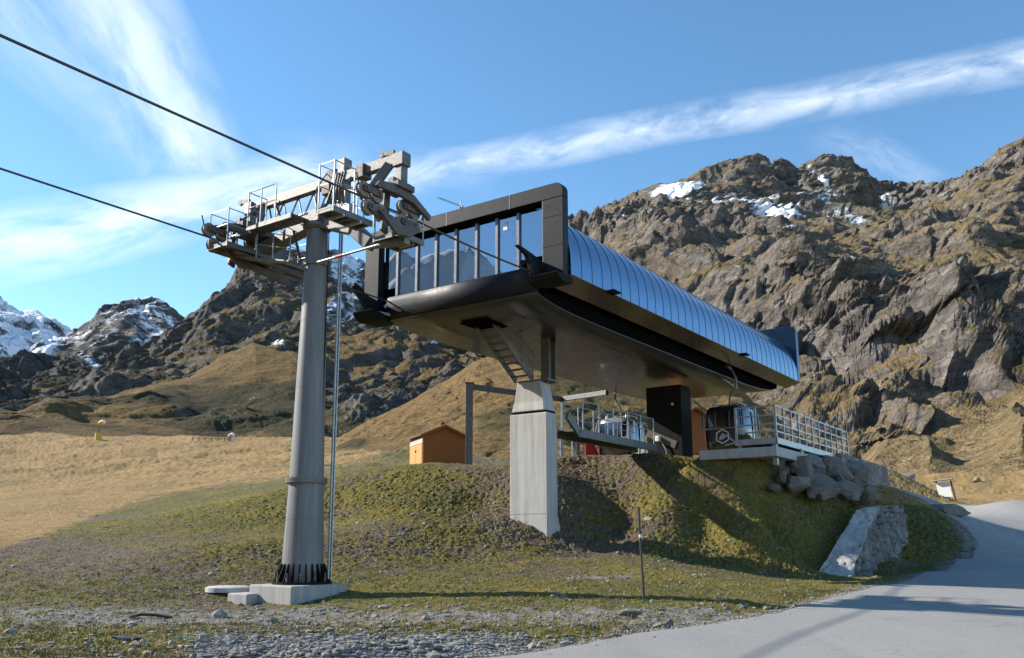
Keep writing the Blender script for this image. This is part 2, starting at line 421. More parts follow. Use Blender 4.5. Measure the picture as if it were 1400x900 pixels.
# ------------------------------------------------------------------ ground
class TPS:
    def __init__(s, P, z, lam=.02):
        P = np.asarray(P, float); n = len(P); s.P = P
        d2 = ((P[:, None]-P[None])**2).sum(-1); K = .5*d2*np.log(d2+1e-9)+lam*np.eye(n)
        A = np.zeros((n+3, n+3)); A[:n, :n] = K; A[:n, n] = 1; A[:n, n+1:] = P; A[n:, :n] = A[:n, n:].T
        s.w = np.linalg.solve(A, np.concatenate([z, [0, 0, 0]]))
    def __call__(s, x, y):
        x = np.asarray(x, float); y = np.asarray(y, float); n = len(s.P)
        r = s.w[n]+s.w[n+1]*x+s.w[n+2]*y
        for (a, b), w in zip(s.P, s.w[:n]):
            d2 = (x-a)**2+(y-b)**2; r = r+w*.5*d2*np.log(d2+1e-9)
        return r

CP = [  # pixel x, pixel y, distance
 (0,900,12.3),(350,900,12.3),(700,900,12.3),(1050,900,12.3),(1400,900,12.3),(-200,900,12.3),(1600,900,12.3),
 (-200,830,20),(0,830,20),(200,830,20.5),(330,822,22.2),(413,814,22.9),(480,818,22),(600,818,21),(800,824,19.5),
 (900,850,16.4),(940,857,15.5),(1060,838,18),(1190,803,24),(1260,783,28),(1310,765,32),(1335,748,36),(1240,712,50),(1400,715,54),
 (1400,740,42),(1400,790,27),(1400,840,18),(1600,715,54),(1600,790,27),
 (1297,685,60),(1400,690,62),(1300,664,84),(1400,640,92),(1230,680,74),(1600,690,62),(1600,630,95),
 (500,778,25.5),(620,770,27),(700,758,28.5),(735,745,30.2),(850,752,30.3),(1150,797,27.4),
 (880,785,25.5),(1000,797,24.5),(1108,778,30.9),(1170,769,32.4),(1243,750,35.6),
 (480,760,27),(560,720,30.5),(620,680,34),(560,640,39),(600,634,40.5),(700,634,39),(660,690,33.5),(480,648,43),
 (790,637,37.2),(870,622,37),(880,690,33.2),(960,720,32.0),(1040,710,32.0),(960,655,34.2),(1105,692,33.2),
 (-200,760,30),(0,760,30),(0,700,50),(0,640,85),(0,603,118),(-250,700,50),(-250,600,120),(200,700,50),(200,645,80),(250,610,112),(430,612,108),(490,625,85),(520,618,100),
 (410,662,55),(330,690,40),(300,740,28.5),(150,760,28),(430,720,34),
]
PW = [at(*c) for c in CP]
XY = [(a[0], a[1]) for a in PW]; ZZ = [a[2] for a in PW]
def addw(o, s, z):
    q = loc(o, s, z); XY.append((q[0], q[1])); ZZ.append(z)
for o, s, z in [(-2,10.5,5.05),(2,10.5,5.0),(-8,12,5.1),(-12,14,5.1),(-2,18,5.2),(3,18,5.2),(-8,22,5.2),(-2,28,5.4),(4,28,5.2),(-10,30,5.6),(-14,24,5.4),
                (5.0,12,4.7),(5.5,18,4.9),(6.3,22,4.6),(9.0,20,3.2),(9.4,12.5,.8),(8.6,9.2,.62),(9.6,15.5,1.1),(6.6,8.6,2.4),(4.3,9.3,4.65),(6.1,9.9,4.45),(7.1,12.2,3.7),(7.2,15.2,3.5),(9.5,26,3.6),(4,40,6.5),(-6,44,8),(12,34,3.9)]:
    addw(o, s, z)
for x, y, z in [(5.6,28.5,.92),(5.6,30.1,1.1),(5.6,31.0,1.75),(8.5,27.6,.5),(8.5,29.3,.65),(8.5,30.3,1.3),(3.0,30.7,1.4),(3.0,29.3,1.15),(11,29.6,.52),(11,28,.4),(1.9,32.3,3.0),(1.6,33.8,4.2),(3.7,32.6,2.05),(4.0,34.2,3.2),(5.9,32.4,3.05)]: XY.append((x, y)); ZZ.append(z)
H = TPS(XY, np.array(ZZ))

# road centre sheet: left edge in pixels with distance -> world
RE = [(560,905,11.9),(690,893,12.6),(780,882,13.4),(870,867,14.8),(940,857,15.5),(1000,848,16.7),(1060,838,18),(1120,822,20.6),(1190,803,24),(1235,790,26.5),(1270,781,28.4),(1305,766,31.8),(1326,754,34.6),(1334,746,36.5),(1322,738,38.5),(1300,734,40.),(1262,729,42.),(1225,727,43.2),(1180,726,44)]
REw = np.array([at(*c)[:2] for c in RE])
FE = [(1180,708,52),(1240,710,52),(1300,713,52.5),(1360,716,53),(1420,718,52),(1500,722,50)]
FEw = np.array([at(*c)[:2] for c in FE])
road_poly = np.vstack([[(-9, 4)], [(-2.4, 11.)], REw[1:], FEw, [(44, 44), (40, 20), (30, 4)]])

def in_poly(x, y, P):
    r = np.zeros(x.shape, bool); n = len(P)
    for i in range(n):
        x1, y1 = P[i]; x2, y2 = P[(i+1) % n]
        c = ((y1 > y) != (y2 > y)) & (x < (x2-x1)*(y-y1)/(y2-y1+1e-12)+x1); r ^= c
    return r
def dist_line(x, y, P):
    d = np.full(x.shape, 1e9)
    for (x1, y1), (x2, y2) in zip(P[:-1], P[1:]):
        dx, dy = x2-x1, y2-y1; t_ = np.clip(((x-x1)*dx+(y-y1)*dy)/(dx*dx+dy*dy+1e-12), 0, 1)
        d = np.minimum(d, np.hypot(x-x1-t_*dx, y-y1-t_*dy))
    return d
road_edge = np.vstack([[(-9, 4)], [(-2.4, 11.)], REw[1:]])
road_far = FEw

# horizontal resolution follows the view: a fan of rows from near to far
rr = np.linspace(-.74, .78, 1000)
yy = np.concatenate([[3, 5, 7, 8.5], np.geomspace(9.3, 22, 280)[:-1], np.linspace(22, 42, 520)[:-1], np.geomspace(42, 175, 260)])
NC, NR = len(rr), len(yy)
GX, GY = np.meshgrid(rr, yy); GX = GX*GY
GX = np.where(GY < 9.3, rr[None]*9.3*1.6*np.ones_like(GY), GX)
def soft_h(x, y):
    return H(x, y)
def interp_grid(fn, X, Y, st=3):      # evaluate a smooth field on every 3rd node, fill in by interpolation
    return fn(X, Y)
ks_c = np.unique(np.append(np.arange(0, NC, 5), NC-1)); ks_r = np.unique(np.append(np.arange(0, NR, 3), NR-1))
Hc = H(GX[np.ix_(ks_r, ks_c)], GY[np.ix_(ks_r, ks_c)])
Hm = np.stack([np.interp(np.arange(NC), ks_c, row) for row in Hc]); H0 = np.empty_like(GX)
fr_ = np.interp(np.arange(NR), ks_r, np.arange(len(ks_r))); i0_ = np.minimum(fr_.astype(int), len(ks_r)-2); w_ = (fr_-i0_)[:, None]
H0 = Hm[i0_]*(1-w_)+Hm[i0_+1]*w_
RD = in_poly(GX, GY, road_poly)
dE = np.minimum(dist_line(GX, GY, road_edge), dist_line(GX, GY, road_far))
sd = np.where(RD, -dE, dE)                                  # signed distance to asphalt
PX, PY = proj_v(GX, GY, H0)
off = sstep(.0, 1.2, sd)
# embankment slope amount
gy, gx = np.gradient(H0); 
slope = np.hypot(gy/np.maximum(np.gradient(GY)[0], 1e-6), gx/np.maximum(np.gradient(GX)[1], 1e-6))
steep = sstep(.12, .45, slope)*sstep(24, 27, GY)*(GY < 60)
big = fbm(GX*.35, GY*.35, GX*0, 3)
lump = fbm(GX*1.5, GY*1.5, GX*0+3, 3)
tus = np.abs(fbm(GX*3.6, GY*3.6, GX*0+7, 3))
fine = fbm(GX*9, GY*9, GX*0+1, 2)
clod = np.abs(fbm(GX*5.2+big, GY*5.2, H0*5.2, 3, .65))
clod2 = fbm(GX*13, GY*13, H0*13, 2, .6)
far = sstep(40, 90, GY)
nz = big*.10+lump*(.05+.04*steep)+(.10*steep+.04)*(tus-.2)+fine*(.014+.05*steep)+(.34*steep+.06)*(.26-clod)+clod2*(.05*steep+.010)*(.6+.8*sstep(-.2,.3,lump))
nz = nz*(1-far)+far*(fbm(GX*.12, GY*.12, GX*0, 4)*1.1+fbm(GX*.8, GY*.8, GX*0, 3)*.18+np.abs(fbm(GX*1.4, GY*2.6, GX*0+2, 3))*.3)
# gravel heap at the very front
heap = np.exp(-((GX+1.2)/2.6)**2-((GY-12.6)/.55)**2)*.16*(1+.8*lump)
# rough drainage edge along the verge
verge = np.exp(-((sd-.55)/.4)**2)*(GY > 12.5)*(GY < 23)*(-.07+.06*lump)
plat = sstep(8, 10, 0*GX+((GX-OS[0])*EY[0]+(GY-OS[1])*EY[1]))*0
HZ = H0+nz*off+heap*off+verge+np.where(RD, -.05*sstep(0, .25, -sd), 0)
HZ -= sstep(130, 175, GY)*14+sstep(12, 24, GX)*sstep(88, 128, GY)*14
# zones
gl = np.interp(PX, [-400,0,60,120,180,250,330,400,480,530,560,1000], [770,752,735,712,692,676,662,655,640,622,600,560])
gold = sstep(-14, 22, gl-PY)*(GX < 5)
rg = sstep(0, 25, np.interp(PX, [1000,1190,1240,1400], [600,700,706,712])-PY)*(PX > 1150)
gold = np.maximum(gold, rg)
foot = np.interp(PX, [-200,0,200,330,480,600,730,900,1100], [790,800,795,800,790,778,762,780,790])
grav = sstep(822, 838, PY)*sstep(872, 852, PY)*sstep(-300, 100, PX)*(.55+.35*lump)
grav = np.maximum(grav, sstep(868, 882, PY)*sstep(235, 300, PX)*1.0)
grav = np.maximum(grav, .62*np.exp(-((PX-815)/75)**2-((PY-790)/7)**2))
grav = np.maximum(grav, .55*sstep(1.1, .1, sd))
green = .53+.40*big+.28*lump
green = green+.30*np.exp(-((PX-590)/110)**2-((PY-690)/40)**2)+.28*np.exp(-((PX-330)/90)**2-((PY-700)/26)**2)+.35*np.exp(-((PX-120)/150)**2-((PY-868)/13)**2)
green = green+.16*sstep(880, 960, PX)*steep-.28*np.exp(-((PX-700)/60)**2-((PY-690)/60)**2)-.35*np.exp(-((PX-540)/60)**2-((PY-722)/22)**2)
green = green-.25*np.exp(-((PX-120)/140)**2-((PY-765)/26)**2)-.17*sstep(750,770,PX)*sstep(900,850,PX)*(PY < 760)
green = green+.2*sstep(775, 800, PY)*(PX > 420)-.15*sstep(.9,.3,sd)
zone = np.stack([gold, np.clip(green, 0, 1), grav], -1).reshape(-1, 3)
V = np.stack([GX, GY, HZ], -1).reshape(-1, 3)
Fc = grid_faces(*GX.shape)
# the valley floor carried on behind and beside the camera
ob = [(-600,-700,-2.5),(600,-700,-2.5),(600,2.99,-1.5),(-600,2.99,-1.5)]
n0 = len(V); V = np.vstack([V, ob, [(-600,3,-1.6),(-600,200,8),(-129.5,175,1),(-11.0,3,-.2)], [(11.6,3,-.2),(136.5,175,1),(600,200,8),(600,3,-1.6)]])
Fc = np.vstack([Fc, [[n0,n0+1,n0+2,n0+3],[n0+7,n0+6,n0+5,n0+4],[n0+11,n0+10,n0+9,n0+8]]])
zone = np.vstack([zone, np.tile([1., .3, 0], (12, 1))])
g = mesh_np('ground', V, Fc, M['turf'], True, {'zone': zone}); tag(g, kind='structure')

def ground_z(x, y):
    x = np.atleast_1d(np.asarray(x, float)); y = np.atleast_1d(np.asarray(y, float))
    ri = np.clip(np.searchsorted(yy, y)-1, 4, len(yy)-2); fr = (y-yy[ri])/(yy[ri+1]-yy[ri])
    ci = (x/y-rr[0])/(rr[1]-rr[0]); c0 = np.clip(ci.astype(int), 0, NC-2); fc = ci-c0
    a = HZ[ri, c0]*(1-fc)+HZ[ri, c0+1]*fc; b = HZ[ri+1, c0]*(1-fc)+HZ[ri+1, c0+1]*fc
    return a*(1-fr)+b*fr
def gz(x, y): return float(ground_z(x, y)[0])

# road: sheet clipped to the polygon from a fine fan
rx = np.linspace(-.75, 1.30, 560); ry = np.concatenate([[3.5, 6, 8.5], np.geomspace(10, 26, 220)[:-1], np.linspace(26, 56, 460)])
AX, AY = np.meshgrid(rx, ry); AX = AX*np.maximum(AY, 9)
inside = in_poly(AX, AY, road_poly)
edge_wob = fbm(AX*1.8, AY*1.8, AX*0+5, 3)*.12
da = np.minimum(dist_line(AX, AY, road_edge), dist_line(AX, AY, road_far))
sda = np.where(inside, -da, da)+edge_wob
AZ = H(AX, AY)+.008-.04*sstep(-.12, .06, sda)+fbm(AX*.25, AY*.25, AX*0+9, 2)*.02
fa = grid_faces(*AX.shape); keep = (sda.ravel()[fa] < .02).all(1)
fa = fa[keep]; used = np.unique(fa); rem = np.full(AX.size, -1); rem[used] = np.arange(len(used))
o = mesh_np('road', np.stack([AX, AY, AZ], -1).reshape(-1, 3)[used], rem[fa], M['asphalt'], True); tag(o, kind='structure')

# ------------------------------------------------------------------ mountains
def mountain(name, lines, px0, px1, step, rows, mat, amp, wl, back=.35, snow=None, shrub=None, rockbias=0., rocky=None, seed=0, klo=.28, crag=1.0):
    px = np.arange(px0, px1+step, step)
    P = []
    for ln in lines:
        ln = sorted(ln); a = np.array(ln, float)
        P.append((np.interp(px, a[:, 0], a[:, 1]), np.interp(px, a[:, 0], a[:, 2])))
    k = len(P); tt = np.linspace(0, k-1, rows)
    pys = np.stack([p[0] for p in P]); Ys = np.log(np.stack([p[1] for p in P]))
    i0 = np.minimum(tt.astype(int), k-2); fr = (tt-i0)[:, None]
    # smooth the profile between control lines (Catmull-Rom)
    def cr(A):
        A = np.vstack([2*A[0]-A[1], A, 2*A[-1]-A[-2]])
        a, b, c, d = A[i0], A[i0+1], A[i0+2], A[i0+3]
        return .5*((2*b)+(-a+c)*fr+(2*a-5*b+4*c-d)*fr**2+(-a+3*b-3*c+d)*fr**3)
    py = cr(pys); Y = np.exp(cr(Ys))
    X, Y, Z = at_v(px[None]+0*py, py, Y)
    # far side falls away behind the ridge
    nb = 14; bx, by, bz = X[-1:], Y[-1:], Z[-1:]
    q = np.linspace(.04, 1, nb)[:, None]
    X = np.vstack([X, bx*(1+back*q)]); Y = np.vstack([Y, by*(1+back*q)]); Z = np.vstack([Z, bz-(bz-(-5))*q**.9*.9])
    PXf = np.vstack([px[None]+0*py, np.repeat(px[None], nb, 0)]); PYf = np.vstack([py, np.repeat(py[-1:], nb, 0)])
    sx, sy, sz = X/wl+seed*13.1, Y/wl-seed*7.7, Z/wl*1.15+seed*3.3
    wx = fbm(sx*.7, sy*.7, sz*.7, 3)*.5
    def billow(x, y, z, n, gain=.5):
        t_ = 0; a_ = 1; s_ = 0
        for i in range(n):
            t_ = t_+a_*np.abs(perlin(x+i*13.7, y+i*5.1, z-i*3.3)); s_ += a_; a_ *= gain; x = x*2.07; y = y*2.07; z = z*2.07
        return t_/s_
    spur = billow(sx*.62+wx*.5, sy*.26+wx*.3, sz*.30, 3, .45)-.26
    bil = billow(sx*1.7+wx, sy*1.5-wx, sz*1.5+wx, 7, .60)-.24
    def saw(ph, am):                       # gentle on the left, broken off steeply on the right
        c_ = np.floor(ph); p_ = ph-c_; s_ = np.where(p_ < .74, p_/.74, (1-p_)/.26)
        hsh = np.sin(c_*127.1+311.7)*43758.5; hsh = hsh-np.floor(hsh)
        return (s_*s_*(3-2*s_)*.4+s_*.6-.5)*(.35+.9*hsh)*am
    crg = 1.15*saw(sx*.85+1.5*fbm(sx*.45, sy*.45, sz*.7, 4)+.35*sz, 1.)+.45*saw(sx*2.7+1.6*fbm(sx*1.1+9, sy*1.1, sz*1.6, 4)-.8*sz, 1.)+.2*saw(sx*7.5+1.8*fbm(sx*2.9+5, sy*2.9, sz*3.8, 3)+2*sz, 1.)
    led = saw(sz*2.6+.9*fbm(sx*.8, sy*.8, sz*.8+4, 4)+.3*sx, 1.)+.45*saw(sz*7+1.2*fbm(sx*2.2, sy*2.2, sz*2.2, 4)-.5*sx, 1.)   # ledges
    rg_ = ridged(sx*2.6+wx, sy*2.6-wx, sz*2.2+wx, 6, .60)-.42
    fb = fbm(sx*.35, sy*.35, sz*.35, 3)
    st = fbm(sx*2.2+sz*1.5, sy*2.2, sz*6.5-sx*1.8, 5, .6)        # tilted strata
    knoll = klo+(1-klo)*sstep(-.25, .22, fbm(sx*.55+3, sy*.5, sz*.6+8, 4))
    A = np.ones_like(X) if rocky is None else rocky(PXf, PYf)
    edge = np.concatenate([sstep(0, .10, np.linspace(0, 1, rows)), np.linspace(1, .3, nb)])[:, None]
    top = np.concatenate([1-.45*sstep(.9, 1, np.linspace(0, 1, rows)), np.full(nb, .55)])[:, None]
    a = amp*np.maximum(.16, A)*edge*top
    dz = a*(spur*1.6+bil*.75*knoll*crag+fb*.8+(rg_*.14+st*.12+crg*.62*crag)*knoll)
    dy = -a*(spur*.8+(bil*1.0*crag+rg_*.22+st*.28+crg*.5*crag+led*.42*crag)*knoll)
    X2 = X+a*fbm(sx*1.3, sy*1.3, sz*1.3+5, 5)*.6; Y2 = Y+dy; Z2 = Z+dz
    # normals -> rock on steep faces
    Vv = np.stack([X2, Y2, Z2], -1)
    du = np.gradient(Vv, axis=1); dv = np.gradient(Vv, axis=0); N = np.cross(du, dv); N /= np.linalg.norm(N, axis=-1)[..., None]+1e-9
    nzv = np.abs(N[..., 2])
    rock = sstep(.78, .46, nzv)*.8+(A*knoll-.5)*.42+.15+rockbias
    sm = np.zeros_like(X) if snow is None else snow(PXf, PYf, nzv, sx, sy, sz)
    sh = np.zeros_like(X) if shrub is None else shrub(PXf, PYf, nzv, sx, sy, sz)
    mask = np.stack([np.clip(rock, 0, 1), np.clip(sm, 0, 1), np.clip(sh, 0, 1)], -1).reshape(-1, 3)
    o = mesh_np(name, Vv.reshape(-1, 3), grid_faces(*X.shape), mat, True, {'mask': mask})
    return tag(o, kind='structure')

def blobs(PX_, PY_, L_):
    r = np.zeros_like(PX_)
    for x, y, a, b, ang, w in L_:
        c, s = math.cos(R(ang)), math.sin(R(ang)); dx, dy = PX_-x, PY_-y
        u, v = (dx*c+dy*s)/a, (-dx*s+dy*c)/b; r = np.maximum(r, w*np.exp(-(u*u+v*v)))
    return r

mA = mountain_mat('craggy_autumn_mountain', 60)
A_lines = [
 [(660,640,170),(900,640,165),(1000,630,160),(1100,650,130),(1150,690,100),(1200,700,88),(1260,698,84),(1320,690,82),(1400,672,82),(1500,660,84)],
 [(660,600,230),(900,590,225),(1000,575,222),(1090,570,222),(1150,600,200),(1200,618,180),(1260,618,178),(1320,600,172),(1400,560,180),(1500,535,180)],
 [(660,520,360),(800,500,330),(900,490,320),(1000,470,310),(1060,420,300),(1110,398,300),(1170,392,310),(1230,430,290),(1300,410,290),(1340,440,320),(1400,440,330),(1500,430,330)],
 [(660,450,480),(800,430,450),(900,410,440),(1000,390,430),(1060,376,420),(1110,372,430),(1180,372,440),(1250,380,430),(1330,385,440),(1400,380,450),(1500,370,450)],
 [(660,390,660),(800,360,640),(900,330,620),(1000,325,610),(1060,318,620),(1100,312,640),(1200,305,640),(1290,315,600),(1340,300,580),(1400,285,580),(1500,270,580)],
 [(660,360,820),(800,325,790),(900,280,770),(950,268,770),(1000,268,780),(1060,272,800),(1120,262,800),(1200,266,790),(1290,268,720),(1340,262,680),(1400,250,670),(1500,230,670)],
 [(660,340,960),(740,330,960),(792,306,960),(815,297,950),(850,275,930),(880,253,920),(920,239,920),(960,229,915),(1000,222,915),(1030,220,915),(1060,212,915),(1090,222,915),(1115,214,915),(1145,212,915),(1175,222,915),(1200,235,915),(1225,247,900),(1245,251,890),(1265,245,870),(1285,253,850),(1308,240,830),(1325,228,820),(1345,220,815),(1365,196,810),(1385,186,810),(1400,178,810),(1450,160,800),(1500,150,800)],
]
def a_snow(px, py, nz_, x, y, z):
    b = blobs(px, py, [(925,250,42,8,-8,1.),(1000,272,32,6,25,1.),(1040,287,40,9,18,1.1),(1080,297,22,6,8,.9),(1122,240,30,5,48,.95),(1065,240,14,7,40,.6),(1215,274,32,6,-8,.75),(1150,300,60,8,12,.5),(1188,380,22,5,25,1.),(960,262,60,5,20,.7),(1105,268,50,5,-5,.7),(1030,275,70,16,18,.6),(860,300,20,4,10,.6),(1075,315,30,4,5,.6),(1200,255,40,5,10,.7),(1145,342,10,5,40,.7),(1280,262,16,4,0,.5),(1000,338,18,3,0,.8),(905,305,40,12,15,.42),(1130,275,90,12,5,.38)])
    return b*1.2*(.5+.5*sstep(.12, .42, nz_))*(.85+.9*fbm(x*7, y*7, z*12, 4))
def a_shrub(px, py, nz_, x, y, z):
    return .30+fbm(x*1.5, y*1.5, z*1.5, 4)*.9+blobs(px, py, [(1270,500,70,30,0,.4),(1130,600,60,40,0,.25),(1380,560,40,40,0,.2)])-.25*sstep(560, 640, py)
def a_rocky(px, py):
    r = .95-.75*blobs(px, py, [(1335,640,150,48,-38,1.),(1420,580,60,90,0,1.),(1230,692,80,30,0,1.),(1390,350,60,25,-15,.8),(1130,665,60,40,0,1.),(1010,380,50,25,20,.4),(940,300,60,14,20,.45),(1170,560,45,45,30,.8)])
    return np.clip(r, .12, 1)
mountain('mountain_crags', A_lines, 662, 1480, .9, 620, mA, 30, 105, snow=a_snow, shrub=a_shrub, rocky=a_rocky, seed=1, rockbias=.0, klo=.40)

mD = mountain_mat('tawny_grass_slope', 16, grass=((.15,.095,.036),(.36,.24,.105)), shrub=(.07,.058,.024))
D_lines = [
 [(380,640,98),(430,632,96),(470,628,90),(560,640,78),(700,650,72),(900,650,72),(1000,650,72),(1100,675,80),(1210,700,95)],
 [(380,632,120),(430,622,118),(480,606,112),(560,590,106),(650,575,100),(800,580,100),(900,590,100),(1000,590,100),(1100,640,105),(1210,696,110)],
 [(380,626,150),(430,614,150),(480,588,150),(520,566,150),(560,548,150),(600,524,152),(650,494,155),(720,470,160),(800,470,160),(900,500,155),(1000,530,150),(1060,570,140),(1120,630,125),(1210,694,120)],
]
def d_shrub(px, py, nz_, x, y, z):
    return .16+fbm(x*2, y*2, z*2, 4)*.9+blobs(px, py, [(690,590,60,26,-25,.5),(640,600,60,15,0,.5),(800,560,60,40,0,.55),(480,612,30,6,0,.4)])
def d_rocky(px, py): return np.clip(.14+blobs(px, py, [(860,590,90,30,0,.35),(1000,570,70,30,0,.5),(1060,620,50,30,0,.4)]), 0, 1)
mountain('hill_slope', D_lines, 384, 1206, 1.1, 240, mD, 7, 22, shrub=d_shrub, rocky=d_rocky, seed=2, rockbias=-.14)

mB = mountain_mat('dark_rocky_peak', 60, grass=((.13,.088,.034),(.31,.205,.085)), shrub=(.05,.044,.022), rock=((.07,.064,.06),(.25,.23,.21)))
B_lines = [
 [(-90,618,200),(0,612,200),(100,612,195),(200,618,190),(300,625,185),(400,628,180),(500,625,175),(600,620,175),(730,620,175)],
 [(-90,590,270),(0,580,270),(100,585,260),(200,590,250),(300,590,250),(400,585,245),(500,580,240),(600,570,240),(730,560,240)],
 [(-90,560,360),(0,555,360),(60,556,350),(100,552,350),(200,520,370),(260,502,400),(300,482,420),(350,466,430),(400,476,420),(450,500,400),(550,500,400),(620,500,400),(730,500,400)],
 [(-90,520,520),(0,520,520),(100,505,520),(200,488,540),(250,466,570),(300,430,600),(350,405,620),(400,395,640),(450,400,640),(500,420,640),(560,430,620),(620,470,600),(730,500,600)],
 [(-90,500,700),(0,493,700),(50,480,700),(100,476,700),(150,474,700),(200,468,700),(225,456,710),(250,436,720),(290,402,740),(315,384,750),(335,366,760),(360,352,770),(385,348,780),(410,344,780),(440,338,790),(465,334,800),(490,345,800),(520,370,800),(560,400,800),(600,430,790),(650,475,760),(730,500,760)],
]
def b_snow(px, py, nz_, x, y, z):
    b = blobs(px, py, [(468,350,36,30,60,.75),(485,395,26,40,30,.68),(455,400,25,18,0,.6),(390,460,10,6,30,.8),(597,478,10,8,60,.8),(120,484,35,4,15,.6),(520,430,30,20,0,.45)])
    return b*(.75+.35*sstep(.3, .6, nz_))
def b_shrub(px, py, nz_, x, y, z):
    return .42+fbm(x*2, y*2, z*2, 4)*.9+.45*sstep(490, 550, py)*sstep(200, 300, px)-.5*blobs(px, py, [(190,525,110,14,-22,1.),(330,480,70,12,-20,1.),(330,600,50,12,0,.8),(40,590,60,10,0,.8)])+.35*sstep(575, 540, py)*sstep(260, 200, px)
def b_rocky(px, py):
    ln = np.interp(px, [-90,0,60,100,200,260,300,350,400,450,500,600,730], [556,552,548,540,515,498,476,456,482,560,585,585,585])
    return np.clip(.20+.8*sstep(14, -10, py-ln)+.55*blobs(px, py, [(120,572,90,12,-15,.6),(420,590,60,18,0,.9),(300,585,90,14,-8,.8),(200,560,60,14,-20,.5),(270,572,110,14,-14,.9),(330,540,60,10,-25,.6)]), 0, 1)
mountain('mountain_peak', B_lines, -86, 724, 1.0, 460, mB, 36, 120, snow=b_snow, shrub=b_shrub, rocky=b_rocky, seed=3, rockbias=.12, klo=.6, crag=.55)

mC = mountain_mat('snowy_far_mountain', 160, rock=((.07,.068,.07),(.20,.19,.19)))
C_lines = [
 [(-130,620,1100),(400,620,1100)],
 [(-130,520,1500),(0,515,1500),(100,505,1500),(200,490,1550),(300,490,1550),(400,490,1550)],
 [(-130,385,2300),(-60,385,2300),(-20,398,2300),(0,411,2300),(20,428,2280),(35,437,2260),(55,436,2250),(75,444,2240),(92,458,2200),(110,452,2150),(130,440,2100),(150,434,2080),(175,424,2060),(195,415,2050),(215,409,2050),(232,415,2050),(250,428,2060),(280,440,2100),(330,455,2100),(400,470,2100)],
]
def c_snow(px, py, nz_, x, y, z):
    return .26+.30*sstep(120, 60, px)+fbm(x*3, y*3, z*3, 4)*.5+.25*sstep(.35, .65, nz_)-.45*sstep(470, 500, py+.15*(px-60))+.12*sstep(440, 410, py)
mountain('mountain_snowfield', C_lines, -126, 396, 1.0, 260, mC, 105, 330, snow=c_snow, seed=4, rockbias=.35, crag=.6)

mE = mountain_mat('moraine', 20, grass=((.12,.078,.035),(.25,.165,.075)), shrub=(.06,.045,.025))
E_lines = [
 [(-90,640,128),(0,632,128),(200,628,128),(420,628,128)],
 [(-90,588,150),(0,585,150),(100,592,148),(200,600,146),(300,608,146),(420,616,146)],
 [(-90,570,160),(0,566,165),(60,578,165),(130,586,170),(200,592,170),(300,603,165),(420,615,160)],
 [(-90,550,190),(0,559,190),(40,568,190),(75,577,190),(130,579,190),(200,580,190),(250,588,185),(300,600,180),(330,608,176),(420,614,170)],
]
mountain('moraine_hill', E_lines, -86, 416, 1.2, 140, mE, 5, 26, seed=5, shrub=lambda px, py, n_, x, y, z: .42+fbm(x, y, z, 3), rocky=lambda px, py: np.full_like(px, .3))

# the valley side across from the station (behind the camera's left shoulder; it shows in the glass)
ang = np.linspace(R(150), R(262), 260); tr = np.linspace(0, 1, 90)
AG, TR = np.meshgrid(ang, tr); RRm = 420+TR*650
crest = 390+70*np.sin(AG*5.1)+40*np.sin(AG*11.3+1)
X = RRm*np.cos(AG); Y = RRm*np.sin(AG)
Z = -3+crest*TR**1.25*(1+.35*fbm(AG*7, TR*2, AG*0, 4))+(ridged(X/150, Y/150, TR*2, 6)-.4)*70*TR
Z = np.where(TR > .97, Z*.6, Z)
mk = np.stack([.35+.4*fbm(X/60, Y/60, Z/60, 3), np.clip(.15+.75*sstep(.3, .75, TR)+fbm(X/50, Y/50, Z/50, 3)*.5, 0, 1), .4+0*X], -1).reshape(-1, 3)
tag(mesh_np('mountain_opposite', np.stack([X, Y, Z], -1).reshape(-1, 3), grid_faces(*X.shape), mC, True, {'mask': mk}), kind='structure')
# ------------------------------------------------------------------ gondola station
st = empty('gondola_station', OS, -PHI, 'long black gondola lift station with curved blue-grey metal roof, glazed front and black belly', 'lift station')
ZT, ZW = 12.59, 9.64
def portal(name, s0, s1, lo=-4.3, hi=4.06, iL=-3.62, iR=3.3, zi=12.1, zb=9.42):
    def rect(x0, x1, z0, z1, rad, n=6):
        pts = [(x0, z0), (x1, z0)]
        for i in range(n+1):
            a = math.pi/2*i/n; pts.append((x1-rad+rad*math.cos(a), z1-rad+rad*math.sin(a)))
        for i in range(n+1):
            a = math.pi/2+math.pi/2*i/n; pts.append((x0+rad+rad*math.cos(a), z1-rad+rad*math.sin(a)))
        return pts
    out = rect(lo, hi, zb, ZT, .3)
    top = [p for p in out if p[1] >= zi]
    top = [(hi, zi)]+[p for p in out[2:]]+[(lo, zi)]
    b = MB(); b.prism(top, (0,(s0+s1)/2,0), (1,0,0), (0,0,1), s1-s0)
    return b
fr = portal('front_frame', 0, .30).build('frame_header', M['frame'], st, .02)
for x in (-.55, 2.05, -2.45):
    b = MB(); b.lohi((x-.012, -.006, 12.1), (x+.012, .02, 12.58)); b.build('panel_joint', M['aluminium'], fr)
rp = MB().lohi((3.3, 0, 9.5), (4.06, .30, 12.097)).build('frame_post', M['frame'], st, .02)
for z in (10.55, 11.5): MB().lohi((3.31, -.004, z), (4.05, .01, z+.012)).build('panel_joint', M['black'], rp)
MB().lohi((3.285, .01, 9.95), (3.298, .29, 12.09)).build('reveal_trim', M['aluminium'], rp)
lp = MB().lohi((-4.3, 0, 9.42), (-3.62, .30, 12.097)).build('frame_post', M['frame'], st, .02)
